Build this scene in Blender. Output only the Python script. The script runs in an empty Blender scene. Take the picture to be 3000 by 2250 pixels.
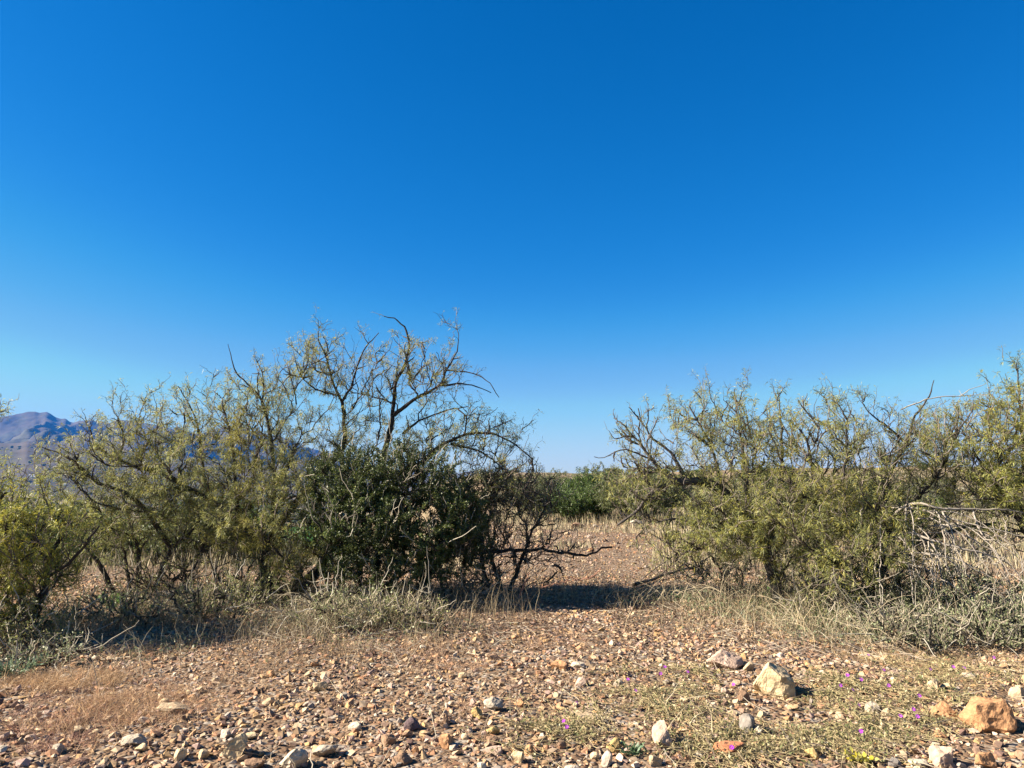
import bpy, math, random
import numpy as np
from mathutils import Vector, Matrix

random.seed(11)
R = np.random.default_rng(11)
C = bpy.context.scene
COL = C.collection

# ------------------------------------------------------------------ camera
PW, PH, F = 3000.0, 2250.0, 2142.0
PITCH = math.radians(7.3)
EYE = np.array([0.0, 0.0, 1.62])
cd = bpy.data.cameras.new('camera'); cam = bpy.data.objects.new('camera', cd); COL.objects.link(cam)
cam.location = EYE; cam.rotation_euler = (math.radians(90) + PITCH, 0, 0)
cd.sensor_width = 36; cd.lens = 36 * F / PW; cd.clip_start = .05; cd.clip_end = 40000
C.camera = cam
C.render.resolution_x, C.render.resolution_y = 1024, 768

# ------------------------------------------------------------------ light
SUN_EL = math.radians(33)
SUN_AZ_FWD = math.radians(-4)         # the sun stands to the left
sdir = np.array([-math.cos(SUN_EL) * math.cos(SUN_AZ_FWD), math.cos(SUN_EL) * math.sin(SUN_AZ_FWD), math.sin(SUN_EL)])
w = bpy.data.worlds.new('World'); C.world = w; w.use_nodes = True
nt = w.node_tree; nt.nodes.clear()
sky = nt.nodes.new('ShaderNodeTexSky'); sky.sky_type = 'NISHITA'; sky.sun_disc = False
sky.sun_elevation = SUN_EL
sky.sun_rotation = math.atan2(sdir[0], sdir[1])
sky.altitude = 1200; sky.air_density = 1.0; sky.dust_density = 0.3; sky.ozone_density = 3.0
EXPO = 1.95
pre = nt.nodes.new('ShaderNodeVectorMath'); pre.operation = 'SCALE'; pre.inputs['Scale'].default_value = .12
crv = nt.nodes.new('ShaderNodeRGBCurve')        # a clear, strongly coloured winter sky
for ch, pts in enumerate(([(0, 0), (.067, .0035), (.105, .024), (.15, .088), (.20, .19), (.463, .56), (1, .9)],
                          [(0, 0), (.168, .165), (.25, .255), (.31, .355), (.37, .44), (.44, .535), (.584, .78), (1, .84)],
                          [(0, 0), (.376, .53), (.485, .66), (.6, .77), (.8, .85), (1, .90)])):
    cu = crv.mapping.curves[ch]
    cu.points[0].location = pts[0]; cu.points[1].location = pts[-1]
    for q in pts[1:-1]: cu.points.new(*q)
crv.mapping.update()
post = nt.nodes.new('ShaderNodeVectorMath'); post.operation = 'SCALE'; post.inputs['Scale'].default_value = 1 / (.10 * 2 ** EXPO)
hsv = nt.nodes.new('ShaderNodeHueSaturation'); hsv.inputs['Saturation'].default_value = 1.2
bg = nt.nodes.new('ShaderNodeBackground'); bg.inputs[1].default_value = 0.10
wo = nt.nodes.new('ShaderNodeOutputWorld')
nt.links.new(sky.outputs[0], hsv.inputs['Color']); nt.links.new(hsv.outputs[0], pre.inputs[0])
nt.links.new(pre.outputs[0], crv.inputs['Color']); nt.links.new(crv.outputs[0], post.inputs[0])
nt.links.new(post.outputs[0], bg.inputs[0]); nt.links.new(bg.outputs[0], wo.inputs[0])
sl = bpy.data.lights.new('sun', 'SUN'); sl.energy = 5.0; sl.angle = math.radians(.5); sl.color = (1, .89, .74)
so = bpy.data.objects.new('sun', sl); COL.objects.link(so)
so.rotation_euler = Vector(sdir).to_track_quat('Z', 'Y').to_euler()
so.location = (-30, 8, 30)
vs = C.view_settings
vs.view_transform = 'Standard'; vs.look = 'None'; vs.gamma = 1; vs.exposure = EXPO; vs.use_curve_mapping = False
C.cycles.use_denoising = True
C.cycles.max_bounces = 6; C.cycles.diffuse_bounces = 3; C.cycles.transmission_bounces = 3
C.cycles.volume_bounces = 0; C.cycles.transparent_max_bounces = 8

# ------------------------------------------------------------------ helpers
def tag(o, label=None, cat=None, group=None, kind=None):
    if label: o['label'] = label
    if cat: o['category'] = cat
    if group: o['group'] = group
    if kind: o['kind'] = kind
    return o

def empty(name, loc=(0, 0, 0)):
    o = bpy.data.objects.new(name, None); COL.objects.link(o); o.location = loc
    o.empty_display_size = .2
    return o

class MB:
    def __init__(s): s.v = []; s.c = []; s.f3 = []; s.f4 = []; s.n = 0
    def add(s, v, f, c):
        v = np.asarray(v, np.float32).reshape(-1, 3); f = np.asarray(f, np.int64)
        c = np.asarray(c, np.float32)
        if c.ndim == 1: c = np.broadcast_to(c, (len(v), 3))
        s.v.append(v); s.c.append(c); (s.f3 if f.shape[1] == 3 else s.f4).append(f + s.n); s.n += len(v)
    def mesh(s, name, mat, smooth=False, origin=(0, 0, 0)):
        me = bpy.data.meshes.new(name)
        if s.n == 0: return me
        v = np.concatenate(s.v) - np.asarray(origin, np.float32); c = np.concatenate(s.c) * .72
        idx = []; starts = []; pos = 0; nf = 0
        if s.f3:
            a = np.concatenate(s.f3); idx.append(a.ravel()); starts.append(np.arange(len(a)) * 3); pos = a.size; nf += len(a)
        if s.f4:
            b = np.concatenate(s.f4); idx.append(b.ravel()); starts.append(pos + np.arange(len(b)) * 4); nf += len(b)
        idx = np.concatenate(idx).astype(np.int32); starts = np.concatenate(starts).astype(np.int32)
        me.vertices.add(len(v)); me.vertices.foreach_set('co', v.ravel().astype(np.float32))
        me.loops.add(len(idx)); me.loops.foreach_set('vertex_index', idx)
        me.polygons.add(nf); me.polygons.foreach_set('loop_start', starts)
        me.update(calc_edges=True)
        me.polygons.foreach_set('use_smooth', np.full(nf, smooth))
        at = me.color_attributes.new('Col', 'FLOAT_COLOR', 'POINT')
        at.data.foreach_set('color', np.concatenate([c, np.ones((len(c), 1), np.float32)], 1).ravel().astype(np.float32))
        me.materials.append(mat); me.update()
        return me
    def build(s, name, mat, parent=None, smooth=False, origin=(0, 0, 0)):
        o = bpy.data.objects.new(name, s.mesh(name, mat, smooth, origin)); COL.objects.link(o)
        if parent is not None: o.parent = parent
        else: o.location = origin
        return o

def nrm(a): return a / np.maximum(np.linalg.norm(a, axis=-1, keepdims=True), 1e-9)

def hash2(ix, iy, s):
    n = (ix.astype(np.int64) * 374761393 + iy.astype(np.int64) * 668265263 + s * 1442695041) & 0xffffffff
    n = ((n ^ (n >> 13)) * 1274126177) & 0xffffffff
    return ((n ^ (n >> 16)) & 0xffff) / 65535.0
def vnoise(x, y, s=0):
    x = np.asarray(x, float); y = np.asarray(y, float)
    ix = np.floor(x); iy = np.floor(y); fx = x - ix; fy = y - iy
    fx = fx * fx * (3 - 2 * fx); fy = fy * fy * (3 - 2 * fy)
    a = hash2(ix, iy, s); b = hash2(ix + 1, iy, s); c = hash2(ix, iy + 1, s); d = hash2(ix + 1, iy + 1, s)
    return (a * (1 - fx) + b * fx) * (1 - fy) + (c * (1 - fx) + d * fx) * fy * 1.0
def fbm(x, y, o=4, s=0):
    t = 0; a = .5; k = 1
    for i in range(o): t = t + a * (vnoise(x * k, y * k, s + i * 17) - .5); a *= .5; k *= 2.03
    return t
def ridged(x, y, o=5, s=0):
    t = 0; a = .5; k = 1; n = 0
    for i in range(o): t = t + a * (1 - np.abs(2 * vnoise(x * k, y * k, s + i * 13) - 1)); n += a; a *= .5; k *= 2.07
    return t / n
def sm(x, a, b):
    t = np.clip((x - a) / (b - a), 0, 1); return t * t * (3 - 2 * t)

# ------------------------------------------------------------------ terrain
def hgt(x, y):
    x = np.asarray(x, float); y = np.asarray(y, float)
    a = x / np.maximum(y, 5.0)
    wl = 1 - sm(a, -.30, -.03)
    h = .10 * fbm(x / 2.3, y / 2.3, 3, 5) * (1 + 0 * x) + .03 * fbm(x / .5, y / .5, 2, 9)
    h = h + .5 * fbm(x / 14, y / 14, 3, 21) * sm(y, 14, 30)
    h = h - wl * (4.6 * sm(y, 13.5, 27) + 44 * sm(y, 30, 480))
    h = h + (1 - wl) * ((1.9 + 1.9 * sm(a, .05, .5)) * sm(y, 38, 170) + 3.5 * fbm(x / 60, y / 60, 3, 31) * sm(y, 45, 120))
    h = h - (1 - wl) * 60 * sm(y, 260, 1500)
    h = h + 14 * fbm(x / 300, y / 300, 4, 41) * sm(y, 300, 1200)
    return h
EYE[2] = 1.62 + float(hgt(0., 0.)); cam.location = EYE

FWD = np.array([0, math.cos(PITCH), math.sin(PITCH)]); UP = np.array([0, -math.sin(PITCH), math.cos(PITCH)])
def ray(px, py):
    return FWD + np.array([1, 0, 0]) * ((px - PW / 2) / F) + UP * ((PH / 2 - py) / F)
def P(px, py, Y):
    d = ray(px, py); return EYE + d * (Y / d[1])
def G(px, py, tmax=400):
    d = ray(px, py); d = d / d[1]
    t = 2.0
    while t < tmax:
        p = EYE + d * t
        if p[2] <= hgt(p[0], p[1]): break
        t *= 1.004
    p = EYE + d * t; p[2] = float(hgt(p[0], p[1])); return p
def PXM(Y): return Y / F    # metres per photo pixel at depth Y

def grid_mesh(name, X, Y, Z, col, mat, smooth=True):
    n, m = X.shape
    v = np.stack([X, Y, Z], -1).reshape(-1, 3)
    i = np.arange(n - 1)[:, None] * m + np.arange(m - 1)[None]
    f = np.stack([i, i + 1, i + m + 1, i + m], -1).reshape(-1, 4)
    b = MB(); b.add(v, f, col.reshape(-1, 3)); return b.build(name, mat, smooth=smooth)

# ------------------------------------------------------------------ materials
def new_mat(name):
    m = bpy.data.materials.new(name); m.use_nodes = True; t = m.node_tree
    b = t.nodes['Principled BSDF']; return m, t, b
def attr_mat(name, rough=.8, spec=.25, noise=None, amt=.35, trans=0.0, bump=0.0, bscale=60):
    m, t, b = new_mat(name)
    at = t.nodes.new('ShaderNodeVertexColor'); at.layer_name = 'Col'
    src = at.outputs[0]
    b.inputs['Roughness'].default_value = rough; b.inputs['Specular IOR Level'].default_value = spec
    if noise:
        tc = t.nodes.new('ShaderNodeNewGeometry')
        nz = t.nodes.new('ShaderNodeTexNoise'); nz.inputs['Scale'].default_value = noise; nz.inputs['Detail'].default_value = 6
        nz.inputs['Roughness'].default_value = .65
        t.links.new(tc.outputs['Position'], nz.inputs['Vector'])
        mr = t.nodes.new('ShaderNodeMapRange'); mr.inputs[1].default_value = .3; mr.inputs[2].default_value = .7
        mr.inputs[3].default_value = 1 - amt; mr.inputs[4].default_value = 1 + amt
        t.links.new(nz.outputs[0], mr.inputs[0])
        mx = t.nodes.new('ShaderNodeVectorMath'); mx.operation = 'SCALE'
        t.links.new(src, mx.inputs[0]); t.links.new(mr.outputs[0], mx.inputs['Scale']); src = mx.outputs[0]
        if bump:
            bp = t.nodes.new('ShaderNodeBump'); bp.inputs['Strength'].default_value = bump; bp.inputs['Distance'].default_value = .01
            n2 = t.nodes.new('ShaderNodeTexNoise'); n2.inputs['Scale'].default_value = bscale; n2.inputs['Detail'].default_value = 5
            t.links.new(tc.outputs['Position'], n2.inputs['Vector'])
            t.links.new(n2.outputs[0], bp.inputs['Height']); t.links.new(bp.outputs[0], b.inputs['Normal'])
    t.links.new(src, b.inputs['Base Color'])
    if trans:
        tr = t.nodes.new('ShaderNodeBsdfTranslucent'); t.links.new(src, tr.inputs['Color'])
        mi = t.nodes.new('ShaderNodeMixShader'); mi.inputs[0].default_value = trans
        t.links.new(b.outputs[0], mi.inputs[1]); t.links.new(tr.outputs[0], mi.inputs[2])
        t.links.new(mi.outputs[0], t.nodes['Material Output'].inputs[0])
    return m

M_leaf = attr_mat('mesquite_leaf', .5, .4, trans=.42)
M_small = attr_mat('small_leaf', .5, .35, trans=.25)
M_bark = attr_mat('bark', .9, .1, noise=22, amt=.45, bump=.6, bscale=90)
M_twig = attr_mat('twig', .85, .15)
M_straw = attr_mat('straw', .7, .2, trans=.2)
M_stone = attr_mat('gravel_stone', .9, .15, noise=55, amt=.35)
M_rock = attr_mat('rock', .9, .15, noise=22, amt=.38, bump=1.0, bscale=48)
M_far = attr_mat('far_land', .95, .05, noise=.02, amt=.25)
M_plain = attr_mat('painted', .8, .1)
M_petal = attr_mat('petal', .6, .2, trans=.35)

def ground_mat():
    m, t, b = new_mat('stony_ground')
    N = t.nodes.new; L = t.links.new
    g = N('ShaderNodeNewGeometry')
    at = N('ShaderNodeVertexColor'); at.layer_name = 'Col'
    v = N('ShaderNodeTexVoronoi'); v.inputs['Scale'].default_value = 24; v.inputs['Randomness'].default_value = 1
    wrp = N('ShaderNodeTexNoise'); wrp.inputs['Scale'].default_value = 9
    L(g.outputs['Position'], wrp.inputs['Vector'])
    ad = N('ShaderNodeMixRGB'); ad.blend_type = 'LINEAR_LIGHT'; ad.inputs[0].default_value = .05
    L(g.outputs['Position'], ad.inputs[1]); L(wrp.outputs['Color'], ad.inputs[2]); L(ad.outputs[0], v.inputs['Vector'])
    sp = N('ShaderNodeSeparateColor'); L(v.outputs['Color'], sp.inputs[0])
    cr = N('ShaderNodeValToRGB'); e = cr.color_ramp; e.interpolation = 'CONSTANT'
    e.elements[0].position = 0; e.elements[0].color = (.27, .17, .10, 1)
    e.elements[1].position = .25; e.elements[1].color = (.38, .28, .18, 1)
    for p, c in ((.45, (.46, .37, .27)), (.62, (.22, .15, .10)), (.75, (.42, .26, .15)), (.9, (.5, .46, .39))):
        k = e.elements.new(p); k.color = (*c, 1)
    L(sp.outputs[0], cr.inputs[0])
    mx = N('ShaderNodeMixRGB'); mx.inputs[0].default_value = .4
    L(cr.outputs[0], mx.inputs[2]); L(at.outputs[0], mx.inputs[1])
    big = N('ShaderNodeTexNoise'); big.inputs['Scale'].default_value = 1.1; big.inputs['Detail'].default_value = 8
    L(g.outputs['Position'], big.inputs['Vector'])
    mr = N('ShaderNodeMapRange'); mr.inputs[1].default_value = .3; mr.inputs[2].default_value = .7; mr.inputs[3].default_value = .7; mr.inputs[4].default_value = 1.2
    L(big.outputs[0], mr.inputs[0])
    sc = N('ShaderNodeVectorMath'); sc.operation = 'SCALE'; L(mx.outputs[0], sc.inputs[0]); L(mr.outputs[0], sc.inputs['Scale'])
    sc2 = N('ShaderNodeVectorMath'); sc2.operation = 'SCALE'; sc2.inputs['Scale'].default_value = .85; L(sc.outputs[0], sc2.inputs[0]); L(sc2.outputs[0], b.inputs['Base Color'])
    b.inputs['Roughness'].default_value = .95; b.inputs['Specular IOR Level'].default_value = .1
    bp = N('ShaderNodeBump'); bp.inputs['Strength'].default_value = 1; bp.inputs['Distance'].default_value = .03; bp.invert = True
    L(v.outputs['Distance'], bp.inputs['Height']); L(bp.outputs[0], b.inputs['Normal'])
    return m
M_ground = ground_mat()

# ------------------------------------------------------------------ ground sheet
t = np.linspace(-3.2, 8.85, 380); yy = 3 * np.sinh(t)
s = np.sign(np.linspace(-1, 1, 221)) * np.abs(np.linspace(-1, 1, 221)) ** 1.25 * 1.7
YY, SS = np.meshgrid(yy, s, indexing='ij'); XX = SS * (np.abs(YY) + 9)
ZZ = hgt(XX, YY)
dist = np.hypot(XX, YY)
def lerp(a, b, k): return np.asarray(a) * (1 - k[..., None]) + np.asarray(b) * k[..., None]
nz = vnoise(XX / 1.7, YY / 1.7, 3)
gc = lerp((.16, .10, .065), (.10, .065, .045), nz)
gc = lerp(gc, (.36, .27, .14), sm(YY, 30, 60) * (.5 + .5 * vnoise(XX / 20, YY / 20, 8)))      # dry grassland
gc = lerp(gc, (.12, .12, .06), sm(vnoise(XX / 9, YY / 9, 14), .55, .75) * sm(YY, 45, 90))
gc = lerp(gc, (.13, .12, .06), sm(dist, 200, 600) * .6); gc = lerp(gc, (.12, .12, .055), (1 - sm(XX / np.maximum(YY, 5), -.3, -.03)) * sm(YY, 14, 26) * .8)
ground = grid_mesh('ground', XX, YY, ZZ, gc, M_ground); tag(ground, kind='structure')

# ------------------------------------------------------------------ mountains and foothills
sil = np.array([(-700, 1262), (-400, 1246), (-150, 1236), (0, 1226), (30, 1222), (70, 1217), (90, 1211), (113, 1209), (120, 1212), (145, 1207), (158, 1214),
    (170, 1222), (185, 1227), (200, 1226), (213, 1236), (225, 1238), (240, 1233), (270, 1231), (300, 1234), (330, 1239), (350, 1233), (362, 1230),
    (380, 1233), (420, 1237), (470, 1246), (540, 1262), (640, 1282), (760, 1300), (900, 1330), (1100, 1368), (1250, 1382), (1330, 1390), (1380, 1380), (1420, 1388),
    (1480, 1384), (1540, 1392), (1590, 1396), (1615, 1386), (1635, 1396), (1670, 1412), (1800, 1428), (3200, 1440), (3900, 1440)], float)
foot = np.array([(-700, 1318), (-300, 1302), (0, 1300), (40, 1304), (70, 1302), (95, 1297), (120, 1303), (180, 1313), (300, 1325), (500, 1342), (800, 1368), (1200, 1396), (1500, 1415), (2000, 1440), (3900, 1440)], float)
th = np.tan(np.radians(np.concatenate([np.linspace(-52, -36, 40), np.linspace(-35.8, 6, 400), np.linspace(6.5, 40, 40)])))            # x / y
px_of = th * F * math.cos(PITCH) + PW / 2
def elev(prof):
    py = np.interp(px_of, prof[:, 0], prof[:, 1])
    out = []
    for a, b in zip(px_of, py):
        d = ray(a, b); out.append(d[2] / d[1])
    return np.array(out)
eM, eF = elev(sil), elev(foot)
RM, RF = 7600., 4300.
rr = np.concatenate([np.linspace(900, 4300, 110), np.linspace(4330, 7600, 120), np.linspace(7640, 9500, 8)])
A, RR = np.meshgrid(np.arange(len(th)), rr); T = th[A]
YM = RR / np.sqrt(1 + 0 * T); XM = T * YM
zM = EYE[2] + eM[A] * RM; zF = EYE[2] + eF[A] * RF
wx = XM + 260 * fbm(XM / 500, YM / 500, 3, 77); wy = YM + 260 * fbm(XM / 500, YM / 500, 3, 78)
rg = ridged(wx / 1900, wy / 2900, 6, 3)
base = -52 + 0 * T
kF = sm(RR, 1300, RF); kM = sm(RR, RF + 250, RM) ** 1.25
ZF = base + (zF - base) * kF ** 1.5 + 85 * (ridged(wx / 620, wy / 620, 5, 50) - .62) * np.sin(np.pi * np.clip((RR - 900) / (RF - 900), 0, 1)) ** .7
Z2 = np.where(RR < RF, ZF, (zF - 45 * np.sin(np.pi * np.clip((RR - RF) / 900, 0, 1))) * (1 - kM) + zM * kM)
Z2 = Z2 + np.where(RR > RF, 1, 0) * (rg - .70) * 1150 * np.sin(np.pi * np.clip((RR - RF) / (RM - RF), 0, 1)) ** .8 * np.clip((zM - 60) / 250, .1, 1)
Z2 = Z2 + (ridged(wx / 430, wy / 800, 5, 8) - .6) * 210 * np.where((RR > RF) & (RR < RM), 1, 0) * np.sin(np.pi * np.clip((RR - RF) / (RM - RF), 0, 1)) * np.clip((zM - 60) / 250, .05, 1)
Z2 = Z2 - np.where(RR > RM, 1, 0) * (RR - RM) * .45
mc = lerp((.075, .065, .055), (.13, .105, .08), vnoise(XM / 400, YM / 400, 5))
mc = lerp(mc, (.10, .10, .065), sm(vnoise(XM / 120, YM / 120, 6), .5, .8) * .75)
mc = lerp(mc, (.08, .09, .05), sm(vnoise(XM / 90, YM / 45, 16), .45, .7) * sm(RR, 2900, 1500) * .9)
mountains = grid_mesh('mountains', XM, YM, Z2, mc, M_far); tag(mountains, kind='structure')
def mz(px, r):
    i = int(np.argmin(np.abs(px_of - px))); j = int(np.argmin(np.abs(rr - r)))
    return XM[j, i], YM[j, i], max(Z2[j, i], float(hgt(XM[j, i], YM[j, i])))

# green irrigated field far down in the valley
xs = np.linspace(-330, -60, 40); ys = np.linspace(520, 760, 30); FX, FY = np.meshgrid(xs, ys)
FXs = FX * (FY / 600)
fo = grid_mesh('field', FXs, FY, hgt(FXs, FY) + .8, np.broadcast_to(np.array([.06, .16, .03]), FX.shape + (3,)), M_far); tag(fo, kind='structure')

# far-off wood reading as one mass
def blob(mb, c, r, col):
    ph = (1 + 5 ** .5) / 2
    V = nrm(np.array([(-1, ph, 0), (1, ph, 0), (-1, -ph, 0), (1, -ph, 0), (0, -1, ph), (0, 1, ph), (0, -1, -ph), (0, 1, -ph), (ph, 0, -1), (ph, 0, 1), (-ph, 0, -1), (-ph, 0, 1)], float))
    Fc = np.array([(0, 11, 5), (0, 5, 1), (0, 1, 7), (0, 7, 10), (0, 10, 11), (1, 5, 9), (5, 11, 4), (11, 10, 2), (10, 7, 6), (7, 1, 8), (3, 9, 4), (3, 4, 2), (3, 2, 6), (3, 6, 8), (3, 8, 9), (4, 9, 5), (2, 4, 11), (6, 2, 10), (8, 6, 7), (9, 8, 1)])
    mb.add(V * r * R.uniform(.65, 1.25, (12, 1)) + c, Fc, np.asarray(col) * R.uniform(.7, 1.3))
fw = MB()
for i in range(2600):
    u = R.random(); r = 500 * (8.0 ** u); px = R.uniform(-500, 1650)
    x, y, z = mz(px, max(r, 900)) if r > 900 else ((px - 1500) / F * r, r, 0)
    if r <= 900: z = float(hgt(x, y))
    x += R.normal(0, 8); y += R.normal(0, 20)
    if vnoise(x / 130, y / 130, 88) < .42: continue
    sz = R.uniform(2.2, 5.5) * (1 + r / 5000)
    blob(fw, (x, y, z + sz * .5), np.array([sz, sz, sz * .75]), (.055, .07, .03))
wood = fw.build('valley_woods', M_far, smooth=True); tag(wood, 'distant dark scrub woods speckling the valley below the mountains', 'woods', kind='stuff')

# houses in the valley
def box(mb, lo, hi, c):
    x0, y0, z0 = lo; x1, y1, z1 = hi
    v = [(x0, y0, z0), (x1, y0, z0), (x1, y1, z0), (x0, y1, z0), (x0, y0, z1), (x1, y0, z1), (x1, y1, z1), (x0, y1, z1)]
    mb.add(v, [(0, 3, 2, 1), (4, 5, 6, 7), (0, 1, 5, 4), (1, 2, 6, 5), (2, 3, 7, 6), (3, 0, 4, 7)], c)
def gable(mb, w_, d_, h0, h1, c):
    v = [(-w_, -d_, h0), (w_, -d_, h0), (w_, d_, h0), (-w_, d_, h0), (-w_, 0, h1), (w_, 0, h1)]
    mb.add(v, [(0, 1, 5, 4), (2, 3, 4, 5)], c); mb.add(v, [(1, 2, 5), (3, 0, 4)], c)
HL = [(114, 2600, 'white', 'bright white house alone below the bare foothill, left part of the valley'), (124, 2560, 'white', 'small white house just right of the bright lone white one'),
      (188, 3000, 'pale', 'pale house set higher on the foothill slope'), (197, 3010, 'pale', 'pale house beside the higher slope house, its right neighbour'),
      (136, 2150, 'white', 'white house nearer in the valley under the lone white one'), (196, 2300, 'tan', 'tan house with reddish roof in the valley scrub'),
      (208, 2290, 'white', 'white house right of the tan house with reddish roof'), (188, 1900, 'pale', 'pale long low house nearest in the valley')]
for px, r, c, lab in HL:
    x, y, z = mz(px, r); e = empty('house', (x, y, z - .5)); tag(e, lab, 'house', 'houses in the valley')
    col = {'white': (.8, .8, .78), 'pale': (.62, .58, .5), 'tan': (.5, .4, .28)}[c]
    L_ = 9 if 'long' not in lab else 14
    m = MB(); box(m, (-L_, -5, 0), (L_, 5, 4.8), col); m.build('wall', M_plain, e)
    m = MB(); gable(m, L_ + .6, 5.6, 4.8, 7.4, (.45, .44, .42) if c != 'tan' else (.35, .16, .1)); m.build('roof', M_plain, e)
    for k in (-.5, .5):
        m = MB(); box(m, (L_ * k - 1, -5.1, 1.6), (L_ * k + 1, -4.98, 3.2), (.06, .07, .08)); m.build('window', M_plain, e)

# ------------------------------------------------------------------ haze
hb = MB(); box(hb, (-16500, -300, -95), (9500, 9900, 860), (1, 1, 1))
M_haze, ht, hbs = new_mat('haze')
ht.nodes.remove(hbs)
pv = ht.nodes.new('ShaderNodeVolumePrincipled'); pv.inputs['Density'].default_value = 4.8e-5
pv.inputs['Color'].default_value = (.03, .24, .80, 1); pv.inputs['Anisotropy'].default_value = 0
ht.links.new(pv.outputs[0], ht.nodes['Material Output'].inputs['Volume'])
haze = hb.build('haze', M_haze); tag(haze, 'thin blue air between the camera and the mountains', 'haze', kind='stuff')

# ------------------------------------------------------------------ plant machinery
def tubes(mb, paths, radii, sides, col):
    """paths (N,K,3), radii (N,K), col (3,) or (N,3)"""
    N, K, _ = paths.shape
    tan = nrm(np.gradient(paths, axis=1))
    ref = nrm(np.cross(nrm(paths[:, -1] - paths[:, 0]) + 1e-6, R.normal(size=(N, 3))))[:, None, :]
    u = nrm(np.cross(tan, np.broadcast_to(ref, tan.shape))); v = np.cross(tan, u)
    a = np.arange(sides) * 2 * np.pi / sides
    ring = paths[:, :, None] + radii[:, :, None, None] * (np.cos(a)[None, None, :, None] * u[:, :, None] + np.sin(a)[None, None, :, None] * v[:, :, None])
    idx = np.arange(N * K * sides).reshape(N, K, sides)
    a0 = idx[:, :-1]; b0 = idx[:, 1:]
    f = np.stack([a0, np.roll(a0, -1, 2), np.roll(b0, -1, 2), b0], -1).reshape(-1, 4)
    c = np.asarray(col, float)
    if c.ndim == 2: c = np.repeat(c, K * sides, 0)
    mb.add(ring.reshape(-1, 3), f, c)

def smooth_path(pts, n):
    pts = np.asarray(pts, float); d = np.concatenate([[0], np.cumsum(np.linalg.norm(np.diff(pts, axis=0), axis=1))])
    tq = np.linspace(0, d[-1], n); out = np.stack([np.interp(tq, d, pts[:, i]) for i in range(3)], 1)
    for _ in range(2): out[1:-1] = .25 * out[:-2] + .5 * out[1:-1] + .25 * out[2:]
    return out

def leaf_strips(mb, base, dirn, length, width, col, droop=.25, wcurve=(.85, .9)):
    """narrow pinnate leaflets: a folded kite of two triangles each"""
    N = len(base)
    side = nrm(np.cross(dirn, R.normal(size=(N, 3)) * .6 + np.array([0, 0, 1.0])))
    L = length[:, None]; W = width[:, None]
    dn = np.array([0, 0, -1.0])
    p1 = base + dirn * L * .5 + dn * L * droop * .15; p3 = base + dirn * L + dn * L * droop
    v = np.stack([base, p1 - side * W, p3, p1 + side * W], 1); i = (np.arange(N) * 4)[:, None]
    f = np.concatenate([i + np.array([[0, 1, 3]]), i + np.array([[1, 2, 3]])], 0)
    mb.add(v.reshape(-1, 3), f, np.repeat(col, 4, 0))

def leaf_quads(mb, base, dirn, length, width, col):
    N = len(base); side = nrm(np.cross(dirn, R.normal(size=(N, 3))))
    m = base + dirn * length[:, None] * .5
    v = np.stack([base, m - side * width[:, None] * .5, base + dirn * length[:, None], m + side * width[:, None] * .5], 1)
    mb.add(v.reshape(-1, 3), np.arange(N * 4).reshape(N, 4), np.repeat(col, 4, 0))

def ellipsoid_pts(n, c, r):
    d = nrm(R.normal(size=(n, 3))); return c + d * (R.random((n, 1)) ** (1 / 2.6)) * r

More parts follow.
